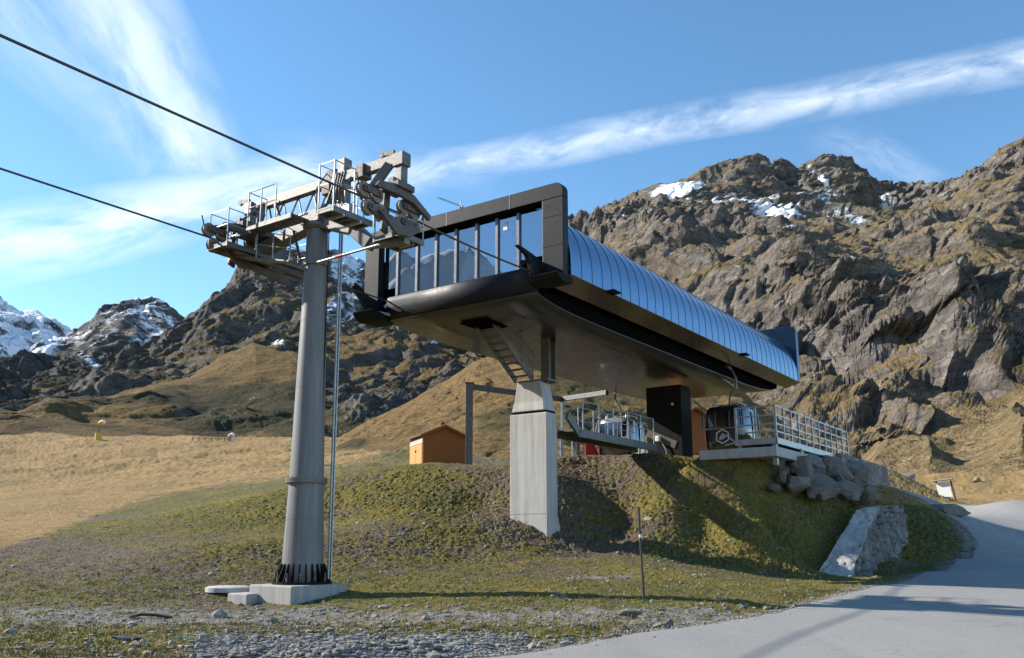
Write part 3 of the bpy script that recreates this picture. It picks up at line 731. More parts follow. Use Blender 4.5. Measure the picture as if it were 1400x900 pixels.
# soffit strip behind the header, glass panes and mullions
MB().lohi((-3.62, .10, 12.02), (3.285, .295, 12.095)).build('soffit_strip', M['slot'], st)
mulls = [-3.62, -2.93, -2.03, -1.17, -.31, .56, 1.39, 2.23, 3.285]
for a, b_ in zip(mulls[:-1], mulls[1:]):
    zlo = 10.42 if b_ > 3.2 or a < -3.5 else 10.0
    MB().lohi((a+.05, .27, zlo), (b_-.05, .285, 12.02)).build('glass_pane', M['glass'], st)
for x in mulls[1:-1]:
    MB().lohi((x-.05, .2, 9.98), (x+.05, .33, 12.02)).build('mullion', M['aluminium'], st)
# small notice on the glass
MB().lohi((1.62, .255, 11.55), (1.78, .262, 11.85)).build('notice', M['white'], st)
# drive tyres and bracing seen through the glass
for k in range(7):
    x = -3.1+k*.95
    b = MB(); b.lathe([(.0,-.07),(.2,-.07),(.24,-.03),(.24,.03),(.2,.07),(0,.07)], (x, 1.0+.25*(k % 2), 10.3), (1,.15,0), 16); b.build('drive_tyre', M['rubber'], st, smooth=40)
b = MB()
for k in range(6):
    x = -3+k*1.15
    b.beam((x, .75, 9.98), (x+.6, .75, 10.62), .06, .06); b.beam((x+.6, .75, 10.62), (x+1.1, .75, 9.98), .06, .06)
b.beam((-3.4, .75, 10.64), (3.2, .75, 10.64), .08, .08)
b.build('drive_bracing', M['rail'], st)
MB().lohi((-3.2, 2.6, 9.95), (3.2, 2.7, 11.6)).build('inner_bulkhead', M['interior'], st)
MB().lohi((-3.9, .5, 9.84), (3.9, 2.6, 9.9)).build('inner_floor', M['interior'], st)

# curved roof, in sheets between standing seams
def roof_sec(s):
    a, b_, n = 4.13, 2.74, 2.9
    return a, b_, n
def roof_pt(u, s, lift=0):
    a, b_, n = roof_sec(s)
    ang_ = math.pi*u
    c_, s_ = math.cos(ang_), math.sin(ang_)
    x = math.copysign(abs(c_)**(2/n), c_); z = abs(s_)**(2/n)
    return ((a+lift)*x, s, ZW+.002+(b_+lift)*z)
S0, S1 = .305, 22.35
NS = 34
us = [i/60 for i in range(61)]
rf = MB(); rf.loft([[roof_pt(u, S0+(S1-S0)*k/68) for u in us] for k in range(69)], closed=False)
roof = rf.build('roof', M['roof'], st, smooth=60)
for k in range(1, NS):
    s = S0+(S1-S0)*k/NS
    b = MB(); b.loft([[roof_pt(u, s-.008, .0), roof_pt(u, s-.008, .012), roof_pt(u, s+.008, .012), roof_pt(u, s+.008, .0)] for u in us], closed=True)
    b.build('roof_seam', M['seam'], roof)
for s in (2.5, 14.3): MB().lohi((4.05, s-.02, ZW-.03), (4.42, s+.5, ZW+.02)).build('gutter_bracket', M['black'], st, .01)
# rear portal
rr_ = MB().prism([(-4.3,9.5),(4.14,9.64),(4.14,12.25),(4.08,12.45),(3.9,12.56),(-4.1,12.56),(-4.3,12.4)], (0,22.6,0), (1,0,0), (0,0,1), .4).build('rear_frame', M['rear'], st, .03)
# side wings and slots
for sd_ in (1, -1):
    oi, oo = 3.36*sd_, 4.135*sd_
    w = MB()
    rings = []
    for s in (.305, 22.8):
        rings.append([(oi, s, 9.40), (oo, s, ZW-.004), (oo, s, ZW+.02), (oi, s, 9.62)])
    w.loft(rings); w.build('side_wing', M['wing'], st, .01)
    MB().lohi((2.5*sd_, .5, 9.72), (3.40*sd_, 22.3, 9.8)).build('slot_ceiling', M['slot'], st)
    # horn-shaped rope guide at the entry
    z0 = 0 if sd_ > 0 else -.02
    pts = [(-1.30,10.32),(-1.16,10.31),(-.66,10.02),(-.1,9.92),(.42,9.95),(.42,9.40),(-.35,9.36),(-.72,9.50),(-.92,9.78),(-1.30,10.18)] if sd_ < 0 else [(-1.31,10.31),(-1.12,10.32),(-.58,10.25),(.2,10.1),(.42,10.02),(.42,9.62),(-.50,9.58),(-.60,9.9),(-.80,10.14)]
    hb = MB().prism(pts, ((3.2 if sd_ > 0 else -3.55), 0, 0), (0,1,0), (0,0,1), .16); hb.build('entry_horn', M['frame'], st, .03)
    if sd_ > 0:
        MB().prism([(-.5,9.56),(.42,9.56),(.42,9.36),(-.1,9.30),(-.42,9.42)], (3.62,0,0), (0,1,0), (0,0,1), 1.02).build('wing_nose', M['black'], st, .03)
    else:
        MB().prism([(-.75,9.48),(-.1,9.40),(.6,9.40),(.6,9.2),(-.35,9.16),(-.62,9.26)], (-3.62,0,0), (0,1,0), (0,0,1), 1.0).build('wing_nose', M['black'], st, .04)
        MB().tube((-3.1,-.2,9.62),(-2.75,.1,9.98),.05).tube((-3.45,-.28,9.5),(-2.9,-.1,9.34),.05).build('guide_roller', M['rail'], st)

# hull under the machinery: rounded lip at the front, flat belly, upturned stern
prof = [(.06,9.25),(.2,9.18),(.45,9.12),(1.2,9.03),(2.4,8.97),(4,8.95),(9,8.95),(15,8.95),(18,8.97),(20,9.05),(21.5,9.2),(22.3,9.38),(22.45,9.6)]
def hw(s):
    return 3.05-.02*s/22
hb = MB(); rings = []
for s, z in prof:
    w = hw(s); rings.append([(-w, s, z), (-w*.5, s, z-.0), (0, s, z), (w*.5, s, z-.0), (w, s, z)])
hb.loft(rings, closed=False)
lip = MB(); lip.loft([[(-w, s, z), (0, s, z), (w, s, z)] for s, z, w in ((.30,10.0,2.95),(.0,9.99,3.0),(-.10,9.93,3.02),(-.14,9.80,3.02),(-.14,9.58,3.02),(-.10,9.40,3.02),(-.02,9.30,3.02),(.06,9.252,3.02))], closed=False)
lp_ = lip.build('front_lip', M['frame'], st, smooth=40)
sm = lp_.modifiers.new('thickness', 'SOLIDIFY'); sm.thickness = .04; sm.offset = 1
for s in (-1, 1): MB().prism([(.3,9.99),(-.1,9.93),(-.14,9.8),(-.14,9.58),(-.1,9.4),(.06,9.25),(.3,9.2)], (s*2.99,0,0), (0,1,0), (0,0,1), .03).build('end_cap', M['frame'], lp_)
hull = hb.build('hull', M['hull'], st, smooth=30)
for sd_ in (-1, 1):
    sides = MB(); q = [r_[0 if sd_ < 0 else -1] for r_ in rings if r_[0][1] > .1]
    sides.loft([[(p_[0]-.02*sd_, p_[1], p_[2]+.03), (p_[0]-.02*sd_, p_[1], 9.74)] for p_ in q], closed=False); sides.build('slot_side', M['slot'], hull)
sm = hull.modifiers.new('thickness', 'SOLIDIFY'); sm.thickness = .05; sm.offset = 1
# joints between belly sheets
for s, z in ((.5,9.115),(3.6,8.952),(6.6,8.952),(9.6,8.952),(12.6,8.952),(15.6,8.955)):
    w = hw(s)-.04
    MB().lohi((-w, s-.01, z-.008), (w, s+.01, z+.004)).build('panel_joint', M['black'], hull)
for x in (-1.5, 1.5): MB().lohi((x-.008, .6, 8.942), (x+.008, 17.4, 8.953)).build('panel_joint', M['black'], hull)
MB().lohi((.3, 17, 8.90), (.38, 17.7, 8.945)).build('belly_handle', M['white'], hull)
# stair hatch: black plate painted as the shade of an opening, belly left uncut
hx = [(1.35, 9.02), (4.3, 8.63)]
MB().lohi((-.72, 1.0, 8.925), (.42, 3.9, 8.97)).build('hatch_shade_plate', M['slot'], hull)
# grey lattice guard by the right slot
b = MB(); q = [(2.75,15.2,9.12),(2.75,17.2,9.02)]
b.tube((2.75,15.0,9.16),(2.75,17.4,9.06),.035).tube((2.75,15.1,9.0),(2.75,17.4,8.72),.035)
for k in range(6):
    s = 15.1+k*.45; b.tube((2.75,s,9.14),(2.75,s+.15,8.98-.055*k),.03)
b.build('slot_guard', M['rail'], st)
MB().lohi((2.55, 5.1, 9.08), (2.6, 5.16, 9.2)).build('lamp_bracket', M['white'], st)

# rear leg of the station
leg = empty('station_leg', loc(.4, 15, 5.2), -PHI, 'square black steel leg under the rear of the station, beside the cabins', 'support')
MB().lohi((-.86,-.55,-.6),(.86,.55,3.42)).build('shaft', M['black'], leg, .02)
MB().beam((-.86,-.57,1.35),(.55,-.57,.7),.02,.34).build('bracing_plate', M['galv_dark'], leg)
lm = MB().box((-.28,-.66,1.02),(.2,.2,.26)).build('floodlight', M['white'], leg, .03)
MB().path([(-.15,-.64,.92),(.0,-.66,.7),(.12,-.66,.45),(.12,-.62,.2)],.03).build('cable_duct', M['rail'], leg, smooth=60)
MB().tube((.45,-.6,2.55),(.45,-.5,2.55),.06).build('camera_dome', M['white'], leg)

# concrete pier under the station front
pz = 1.1
pier = empty('concrete_pier', loc(-.07, 4.5, pz), -PHI, 'tall square grey concrete pier standing in the slope under the station front', 'pier')
b = MB(); b.loft([[(-.80,-.34,z),(.80+e*0,-.34,z),(.80+e,.34,z),(-.80,.34,z)] for z, e in ((-.6,.12),(.95,.12),(1.5,.0),(6.18-pz,.0))])
b.build('shaft', M['concrete'], pier, .03)
MB().lohi((-.79,-.347,1.52),(.8,-.335,1.535)).build('pour_joint', M['concrete2'], pier)
b = MB(); b.loft([[(-.70,-.36,z0),(.70,-.36,z0),(.70,.40,z0),(-.70,.40,z0)] if i == 0 else [(-x,-.30,z0),(x,-.30,z0),(x,.36,z0),(-x,.36,z0)] for i,(z0,x) in enumerate(((5.16,.7),(5.5,.64),(6.25,.50)))])
b.build('cap', M['concrete'], pier, .03)
MB().lohi((-.74,-.30,5.075),(.74,.31,5.165)).build('bearing_joint', M['black'], pier)
b = MB(); 
b.lohi((.42,-.12,6.2),(.78,-.08,8.1)); b.lohi((.42,.30,6.2),(.78,.34,8.1)); b.lohi((.58,-.08,6.2),(.62,.30,8.1))
b.build('steel_column', M['galv'], pier, .005)
MB().lohi((-.5,-.28,6.25),(.8,.36,6.30)).build('landing_plate', M['galv'], pier)

# steep stair from the pier landing up into the belly
stair = empty('steel_stair', loc(-.15, 4.0, 7.45), -PHI, 'steep galvanised steel stair from the pier landing up through a hatch in the station belly', 'stair')
for x in (-.42, .30):
    MB().beam((x,.15,-.05),(x,-2.5,1.75),.05,.22).build('stringer', M['galv'], stair)
for k in range(9):
    f_ = (k+.5)/9; MB().lohi((-.39, .1-2.5*f_-.11, 1.72*f_-.03),(.27, .1-2.5*f_+.11, 1.72*f_+.0)).build('tread', M['galv'], stair)
b = MB(); b.path([(.34,.1,.95),(.34,-.9,1.4)],.022); b.path([(.34,.1,.5),(.34,-1.2,1.2)],.02)
for s, z in ((.1,-.05),(-.6,.45)): b.tube((.34,s,z),(.34,s,z+.95),.022)
b.build('handrail', M['galv'], stair, smooth=60)

# gangway from the pier to the platform
gw = empty('steel_gangway', loc(.55, 5.0, 5.2), -PHI, 'grey steel gangway with tube railings running from the concrete pier under the station', 'walkway')
for x in (-.45, .45):
    MB().beam((x,.1,.95),(x,.95,.36),.10,.30).beam((x,.85,.38),(x,7.3,.38),.10,.30).build('side_beam', M['galv'], gw, .008)
MB().lohi((-.4,.9,.46),(.4,7.2,.52)).build('deck_grating', M['galv_dark'], gw)
for x in (-.45, .45):
    b = MB()
    for s in np.linspace(1.2, 7.1, 6): b.tube((x,s,.5),(x,s,1.62),.024)
    b.path([(x,1.2,1.6),(x,7.1,1.6)],.022); b.path([(x,1.2,1.08),(x,7.1,1.08)],.018)
    b.build('railing', M['rail'], gw, smooth=60)

# television aerial on the roof
an = empty('roof_aerial', loc(-.9, 1.2, 12.2), -PHI, 'small silver television aerial on a short mast on top of the station roof', 'antenna')
MB().tube((0,0,0),(0,0,1.25),.022).tube((0,0,1.0),(.1,0,1.02),.06).build('mast', M['rail'], an, smooth=60)
b = MB(); d0 = V3((.03,0,1.06)); d1 = V3((-.86,-.25,1.52)); b.tube(d0, d1, .014)
for k in range(9):
    p_ = d0.lerp(d1, .1+.1*k); b.tube(p_+V3((.02,-.14,-.07)), p_+V3((-.02,.14,.07)), .008)
b.build('boom', M['rail'], an)
MB().path([(0,0,.7),(-.4,-.05,.4),(-.9,-.1,.22)],.008).build('aerial_cable', M['cable'], an)

# ------------------------------------------------------------------ tower
ZB = gz(OT[0], OT[1])
tw = empty('lift_tower', (OT[0], OT[1], 0), -PHI, 'grey tapered steel lift tower with catwalks and sheave trains carrying the ropes', 'lift tower')
MB().lohi((-.78,-1.0,ZB-.6),(.78,.8,.62)).build('foundation', M['concrete2'], tw, .03)
MB().lohi((-1.15,-1.35,ZB-.6),(-.4,-1.002,.42)).lohi((-1.15,-1.0,ZB-.6),(-.783,-.5,.42)).build('foundation_step', M['concrete2'], tw, .03)
b = MB(); b.lathe([(.60,.625),(.74,.625),(.74,.68),(.60,.68)], n=40)
for k in range(22):
    a = 2*math.pi*k/22; m = Matrix.Rotation(a, 3, 'Z')
    b.add([m @ V3(q) for q in ((.5,-.012,.66),(.72,-.012,.66),(.55,-.012,1.12),(.5,-.012,1.12),(.5,.012,.66),(.72,.012,.66),(.55,.012,1.12),(.5,.012,1.12))],
          [(3,2,1,0),(4,5,6,7),(0,1,5,4),(1,2,6,5),(2,3,7,6),(3,0,4,7)])
b.build('base_gussets', M['black'], tw)
for k in range(12):
    a = 2*math.pi*(k+.5)/12; x, y = .66*math.cos(a), .66*math.sin(a)
    MB().tube((x,y,.66),(x,y,.80),.035,6).tube((x,y,.79),(x,y,.9),.018,6).build('anchor_bolt', M['galv_dark'], tw)
cl = MB().lathe([(.535,.68),(.435,3.2),(.435,3.26),(.275,10.12)], n=48).build('column', M['column'], tw, smooth=30)
b = MB(); b.lathe([(.43,3.14),(.525,3.14),(.525,3.19),(.53,3.2),(.53,3.26),(.43,3.26)], n=48)
for k in range(20):
    a = 2*math.pi*k/20; b.tube((.49*math.cos(a),.49*math.sin(a),3.11),(.49*math.cos(a),.49*math.sin(a),3.29),.018,6)
b.build('flange', M['column'], cl, smooth=30)
b = MB(); b.lathe([(.30,8.94),(.345,8.94),(.345,9.04),(.30,9.04)], n=32)
for k in range(8):
    a = 2*math.pi*k/8; b.box((.36*math.cos(a),.36*math.sin(a),8.99),(.07,.07,.16),Matrix.Rotation(a,3,'Z'))
b.build('collar', M['column'], cl, smooth=30)
for z in (2.2, 5.6, 7.4): MB().lathe([(.3,z),(.535-(z-.68)*.0397+.004 if z < 3.2 else .435-(z-3.26)*.0233+.004,z),(.535-(z-.68)*.0397+.004 if z < 3.2 else .435-(z-3.26)*.0233+.004,z+.02),(.3,z+.02)], n=48).build('weld_seam', M['column'], cl, smooth=30)
for k in range(5):
    z = .95+.28*k; x = -.53+(z-.7)*.04
    MB().tube((x+.02,-.1,z),(x-.10,-.12,z+.02),.018,6).build('climbing_peg', M['black'], cl)
# ladder
b = MB()
la = V3((.557+.086,.39-.123,0)); lb_ = V3((.557-.086,.39+.123,0)); ls = V3((-.03,-.02,0))
for q in (la, lb_): b.beam(q+V3((0,0,.75)), q+ls+V3((0,0,10.2)), .03, .05, (1,0,0))
for k in range(33):
    z = .95+k*.28; b.tube(la+ls*((z-.75)/9.45)+V3((0,0,z)), lb_+ls*((z-.75)/9.45)+V3((0,0,z)), .013, 6)
for z in (1.6,3.6,5.6,7.6,9.4): b.beam((.2,.15,z),(.55,.38,z),.03,.03)
b.build('ladder', M['rail'], tw)
# small service cable behind the column
MB().path([(.44,.1,1.0),(.36,.12,5),(.32,.12,10)],.014).build('conduit', M['black'], tw)

# head of the tower
G = M['galv']; GD = M['galv_dark']
MB().box((0,0,10.28),(.72,.62,.36)).build('head_box', G, tw, .03)
MB().lathe([(.3,9.95),(.40,10.02),(.40,10.12),(.3,10.12)], n=32).build('head_flange', G, tw, smooth=30)
# upper beam (lifting frame) and its mast
MB().beam((-3.1,.1,11.30),(3.0,.1,11.34),.2,.27).build('lifting_beam', G, tw, .012)
MB().lohi((.70,-.02,10.4),(.96,.26,11.85)).build('beam_mast', G, tw, .012)
MB().lohi((.25,-.02,11.16),(.62,.26,11.62)).build('beam_saddle', GD, tw, .02)
for k, (a, c_) in enumerate((((-2.95,.1,11.4),(-3.5,-.2,11.58)),((2.55,.1,11.5),(2.15,-.35,11.72)))):
    pass
for x in (-3.0, 2.93):
    MB().lohi((x-.11,-.02,10.62),(x+.11,.22,11.15)).lohi((x-.17,-.06,11.10),(x+.17,.26,11.46)).lohi((x-.2,-.1,10.54),(x+.2,.3,10.62)).build('hanger_post', G, tw, .015)
    MB().prism([(-.32,0),(.06,-.08),(.06,.07),(-.28,.09)], (x-.2 if x < 0 else x-.35,.12,11.58), (1,0,0), (0,0,1), .08).lathe([(.04,-.04),(.09,-.04),(.09,.04),(.04,.04)], (x-.55 if x < 0 else x-.70,.12,11.63), (0,1,0), 14).build('lifting_eye', GD, tw)
# sloping struts from the beam to the sheave trains
MB().beam((2.55,.05,11.25),(1.95,-.25,10.28),.12,.24).build('beam_strut', G, tw, .01)
MB().beam((1.25,0,11.2),(.5,-.4,10.3),.07,.07).build('diagonal_brace', G, tw)
MB().beam((-2.4,.05,11.2),(-2.65,-.1,10.2),.12,.24).build('beam_strut', G, tw, .01)
MB().beam((-1.9,.05,11.2),(-1.2,-.2,10.3),.07,.07).beam((-2.3,.0,11.3),(-3.4,-.5,10.4),.06,.06).build('diagonal_brace', G, tw)
MB().lohi((1.42,-.08,11.1),(1.72,.26,11.47)).build('beam_splice', GD, tw, .01)
# lower crossarm
MB().beam((.2,0,10.18),(1.45,0,9.72),.40,.38).beam((1.35,0,9.76),(2.0,.05,9.18),.36,.34).beam((1.9,.05,9.2),(3.1,.2,9.10),.26,.18).build('crossarm', G, tw, .02)
MB().beam((-.2,0,10.2),(-2.2,0,9.86),.36,.32).beam((-2.1,0,9.88),(-2.95,0,9.6),.30,.24).build('crossarm', G, tw, .02)

def sheave(c, r, parent, axis=(1,0,0)):
    b = MB(); b.lathe([(r*.30,-.07),(r*.92,-.07),(r,-.055),(r*.90,-.015),(r*.90,.015),(r,.055),(r*.92,.07),(r*.30,.07)], c, axis, 26)
    o = b.build('sheave', M['sheave'], parent, smooth=40)
    b = MB(); b.lathe([(0,-.085),(r*.28,-.085),(r*.30,-.06),(r*.62,-.045),(r*.78,-.06),(r*.78,.06),(r*.62,.045),(r*.30,.06),(r*.28,.085),(0,.085)], c, axis, 20)
    b.build('hub', M['galv_dark'], o, smooth=40); return o
def train(x, zr, sgn):
    r = .20
    up = [(-1.36,zr+.2),(-.92,zr+.19),(.06,zr+.2),(.46,zr+.19)]
    lo_ = [(-1.18,zr-.2),(-.76,zr-.2),(.0,zr-.2),(.42,zr-.2)]
    for s, z in up+lo_: sheave((x, s, z), r, tw)
    xo = x+.13*sgn
    for (s, z), (s2, z2) in ((up[0],up[1]),(up[2],up[3]),(lo_[0],lo_[1]),(lo_[2],lo_[3])):
        b = MB(); up_ = .10 if z > zr else -.10
        b.prism([(s-.1,z-.07),(s2+.1,z2-.07),(s2+.1,z2+.07),((s+s2)/2,(z+z2)/2+.2*(1 if up_ > 0 else -1)),(s-.1,z+.07)] if up_ > 0 else [(s-.1,z-.07),((s+s2)/2,(z+z2)/2-.2),(s2+.1,z2-.07),(s2+.1,z2+.07),(s-.1,z+.07)], (xo,0,0), (0,1,0), (0,0,1), .05)
        b.tube((x-.1*sgn,s,z),(xo+.06*sgn,s,z),.05,10); b.tube((x-.1*sgn,s2,z2),(xo+.06*sgn,s2,z2),.05,10)
        b.build('rocker_arm', GD, tw, .006)
    b = MB()
    b.prism([(-1.2,zr+.30),(-1.05,zr+.48),(-.35,zr+.62),(.2,zr+.50),(.85,zr+.16),(.8,zr+.02),(.2,zr+.28),(-.4,zr+.34)], (x+.22*sgn,0,0), (0,1,0), (0,0,1), .10)
    b.prism([(-1.05,zr-.26),(-.4,zr-.70),(.1,zr-.62),(.5,zr-.34),(.3,zr-.28),(-.2,zr-.40),(-.6,zr-.28)], (x+.22*sgn,0,0), (0,1,0), (0,0,1), .10)
    b.prism([(-.5,zr-.5),(-.28,zr-.58),(-.22,zr+.55),(-.42,zr+.58)], (x-.22*sgn,0,0), (0,1,0), (0,0,1), .10)
    b.build('train_beam', GD, tw, .012)
    b = MB(); b.lohi((x-.3,-.5,zr+.52),(x+.35,.1,zr+.68)); b.lohi((x-.1,-.42,zr+.6),(x+.1,0,zr+.85)); b.build('train_bracket', GD, tw, .015)
    b = MB(); b.tube((x,-1.5,zr+.24),(x+.02,-1.62,zr+.55),.02); b.tube((x,.78,zr+.1),(x+.02,.9,zr+.42),.02); b.build('rope_catcher', GD, tw)
train(3.05, 9.76, 1); train(-2.92, 9.99, 1)
def catwalk(name, x0, x1, s0, s1, z, rails):
    b = MB(); b.lohi((x0,s0,z),(x1,s1,z+.035)); b.lohi((x0,s0,z-.10),(x0+.06,s1,z)); b.lohi((x1-.06,s0,z-.10),(x1,s1,z))
    n = max(2, int((s1-s0)/.5))
    for k in range(n+1):
        s = s0+.03+(s1-s0-.06)*k/n; b.lohi((x0+.06,s-.025,z-.08),(x1-.06,s+.025,z-.002))
    b.build('catwalk', G, tw)
    if rails:
        r_ = MB()
        for pts in rails:
            for k, p_ in enumerate(pts): r_.tube(p_, V3(p_)+V3((0,0,.98)), .02, 6)
            for hgt in (.97, .5):
                r_.path([V3(p_)+V3((0,0,hgt)) for p_ in pts], .017, 6)
        r_.build('railing', M['rail'], tw)
def rail_run(pts, h=1.0, r=.018):
    b = MB()
    for p_ in pts: b.tube(p_, V3(p_)+V3((0,0,h)), r, 6)
    for q in (h-.02, h*.52): b.path([V3(p_)+V3((0,0,q)) for p_ in pts], r*.85, 6)
    return b.build('railing', M['rail'], tw)
catwalk('a', 2.42, 2.98, -2.22, -.92, 9.27, None); catwalk('a', 2.2, 3.12, -.12, .82, 9.25, None)
catwalk('b', -2.98, -2.12, -1.32, 1.95, 9.70, None)
rail_run([(2.95,-1.55,9.3),(2.95,-2.2,9.3),(2.45,-2.2,9.3),(2.45,-1.55,9.3)], 1.15); rail_run([(2.45,-1.5,9.3),(2.45,-.95,9.3)], .95)
rail_run([(3.09,.8,9.28),(2.25,.8,9.28)], .75)
rail_run([(-2.15,-.35,9.73),(-2.15,-1.3,9.73),(-2.95,-1.3,9.73),(-2.95,-.4,9.73)], .98); rail_run([(-2.95,.6,9.73),(-2.95,1.9,9.73),(-2.15,1.92,9.73)], .95)
# bundle of spare rope clamps in the cage
b = MB()
for k in range(5): b.path([(2.5+.09*k,-2.0+.05*k,9.5),(2.58+.08*k,-1.9,9.95),(2.5+.1*k,-1.8,10.3)],.035,6)
b.build('hose_bundle', GD, tw, smooth=60)
# centre platform, its box and rail cage
MB().lohi((-1.75,-1.0,10.12),(.05,-.36,10.16)).lohi((-1.75,-1.0,10.04),(-1.69,-.36,10.118)).lohi((-1.68,-1.0,10.03),(.05,-.94,10.118)).build('centre_platform', G, tw)
MB().lohi((-2.75,-.6,10.15),(-1.9,.35,10.32)).build('gear_housing', GD, tw, .03)
rail_run([(-.6,-.98,10.16),(-1.2,-.98,10.16),(-1.73,-.98,10.16),(-1.73,-.38,10.16)])
MB().lohi((-2.75,.3,9.4),(-2.3,.9,10.5)).build('gear_housing', G, tw, .03)
MB().lohi((.3,-.2,10.85),(.6,.32,11.2)).build('beam_saddle', GD, tw, .02)
# lattice bracing of the head and hand lines
b = MB()
for k in range(5):
    x = -2.2+.62*k; b.beam((x,.1,11.18),(x+.31,.02,10.45),.035,.035); b.beam((x+.31,.02,10.45),(x+.62,.1,11.18),.035,.035)
b.beam((-2.3,.02,10.44),(.9,.02,10.44),.05,.05)
b.build('lattice', G, tw)
b = MB()
for k in range(5):
    x = .95+.36*k; b.beam((x,-.3,10.15-.17*k),(x,-.3,10.95-.17*k),.03,.03)
b.beam((.9,-.3,10.95),(2.5,-.3,10.2),.03,.03).beam((.9,-.3,10.55),(2.5,-.3,9.8),.025,.025)
b.build('hand_line', M['rail'], tw)
rail_run([(2.25,-.1,9.28),(2.25,.35,9.28),(2.25,.8,9.28)], .9); rail_run([(-2.15,.1,9.73),(-2.15,.9,9.73),(-2.15,1.9,9.73)], .9)
for s in (-1.9,-1.35,.1,.55): MB().lohi((2.5,s-.03,9.12),(3.0,s+.03,9.18)).build('deck_bearer', M['rail'], tw)
MB().path([(.3,-.32,10.3),(.45,-.5,10.9),(.7,-.4,11.3),(1.0,-.3,11.0),(1.3,-.25,10.2)],.02,6).build('hose', M['rubber'], tw)
MB().box((1.5,-.36,10.0),(.34,.2,.42)).build('junction_box', M['rail'], tw, .02)
# lower maintenance cage below the left arm
rail_run([(-.5,-.5,9.0),(-1.2,-.5,9.2),(-1.9,-.5,9.4)], .8, .016)
MB().beam((-.3,-.5,8.98),(-2.6,-.5,9.55),.4,.04).build('inclined_catwalk', G, tw)
MB().beam((-.62,-.3,10.0),(-.3,-.3,9.1),.05,.05).build('diagonal_brace', GD, tw)
MB().path([(.0,-.7,10.2),(-.5,-1.0,9.85),(-.72,-.75,10.75)],.018,6).build('hose', M['rubber'], tw)
# safety bars: white with one red band
for a, c_, t0 in (((-3.5,-.45,10.30),(.12,-.5,10.28),.36),((.62,-.5,8.82),(2.85,-.55,8.84),.30)):
    o = MB().tube(a, c_, .035, 10).build('safety_bar', M['rail'], tw, smooth=50)
    p_ = V3(a).lerp(V3(c_), t0); q = V3(a).lerp(V3(c_), t0+.12)
    MB().tube(p_, q, .041, 10).build('red_band', M['red'], o, smooth=50)
MB().beam((-2.9,-.6,9.6),(-2.3,.9,9.15),.16,.16).beam((-2.3,-.9,9.62),(-2.3,1.7,9.5),.12,.2).build('under_frame', GD, tw)

# ropes: from far above the valley over the sheaves into the station
def rope(x, z, zs, label, d0):
    pts = []
    for s in np.linspace(-60, -1.3, 40): pts.append((x, s, z+d0*(s+1.3)+.00015*(s+1.3)**2))
    for s in np.linspace(-1.2, .6, 4): pts.append((x, s, z))
    for s in np.linspace(.7, 8.4, 12): pts.append((x, s, z+(zs-z)*(s-.7)/5.4-.05*math.sin(math.pi*min(1, (s-.7)/5.4))))
    o = MB().path(pts, .028, 8).build('haul_rope', M['cable'], None, smooth=60)
    o.location = (OT[0], OT[1], 0); o.rotation_euler = (0, 0, -PHI)
    tag(o, label, 'cable', 'haul ropes of the gondola lift')
rope(3.05, 9.76, 9.78, 'black haul rope over the right-hand sheave train, the higher one in the sky', 0)
rope(-2.92, 9.99, 9.80, 'black haul rope over the left-hand sheave train, the lower one in the sky', 0)

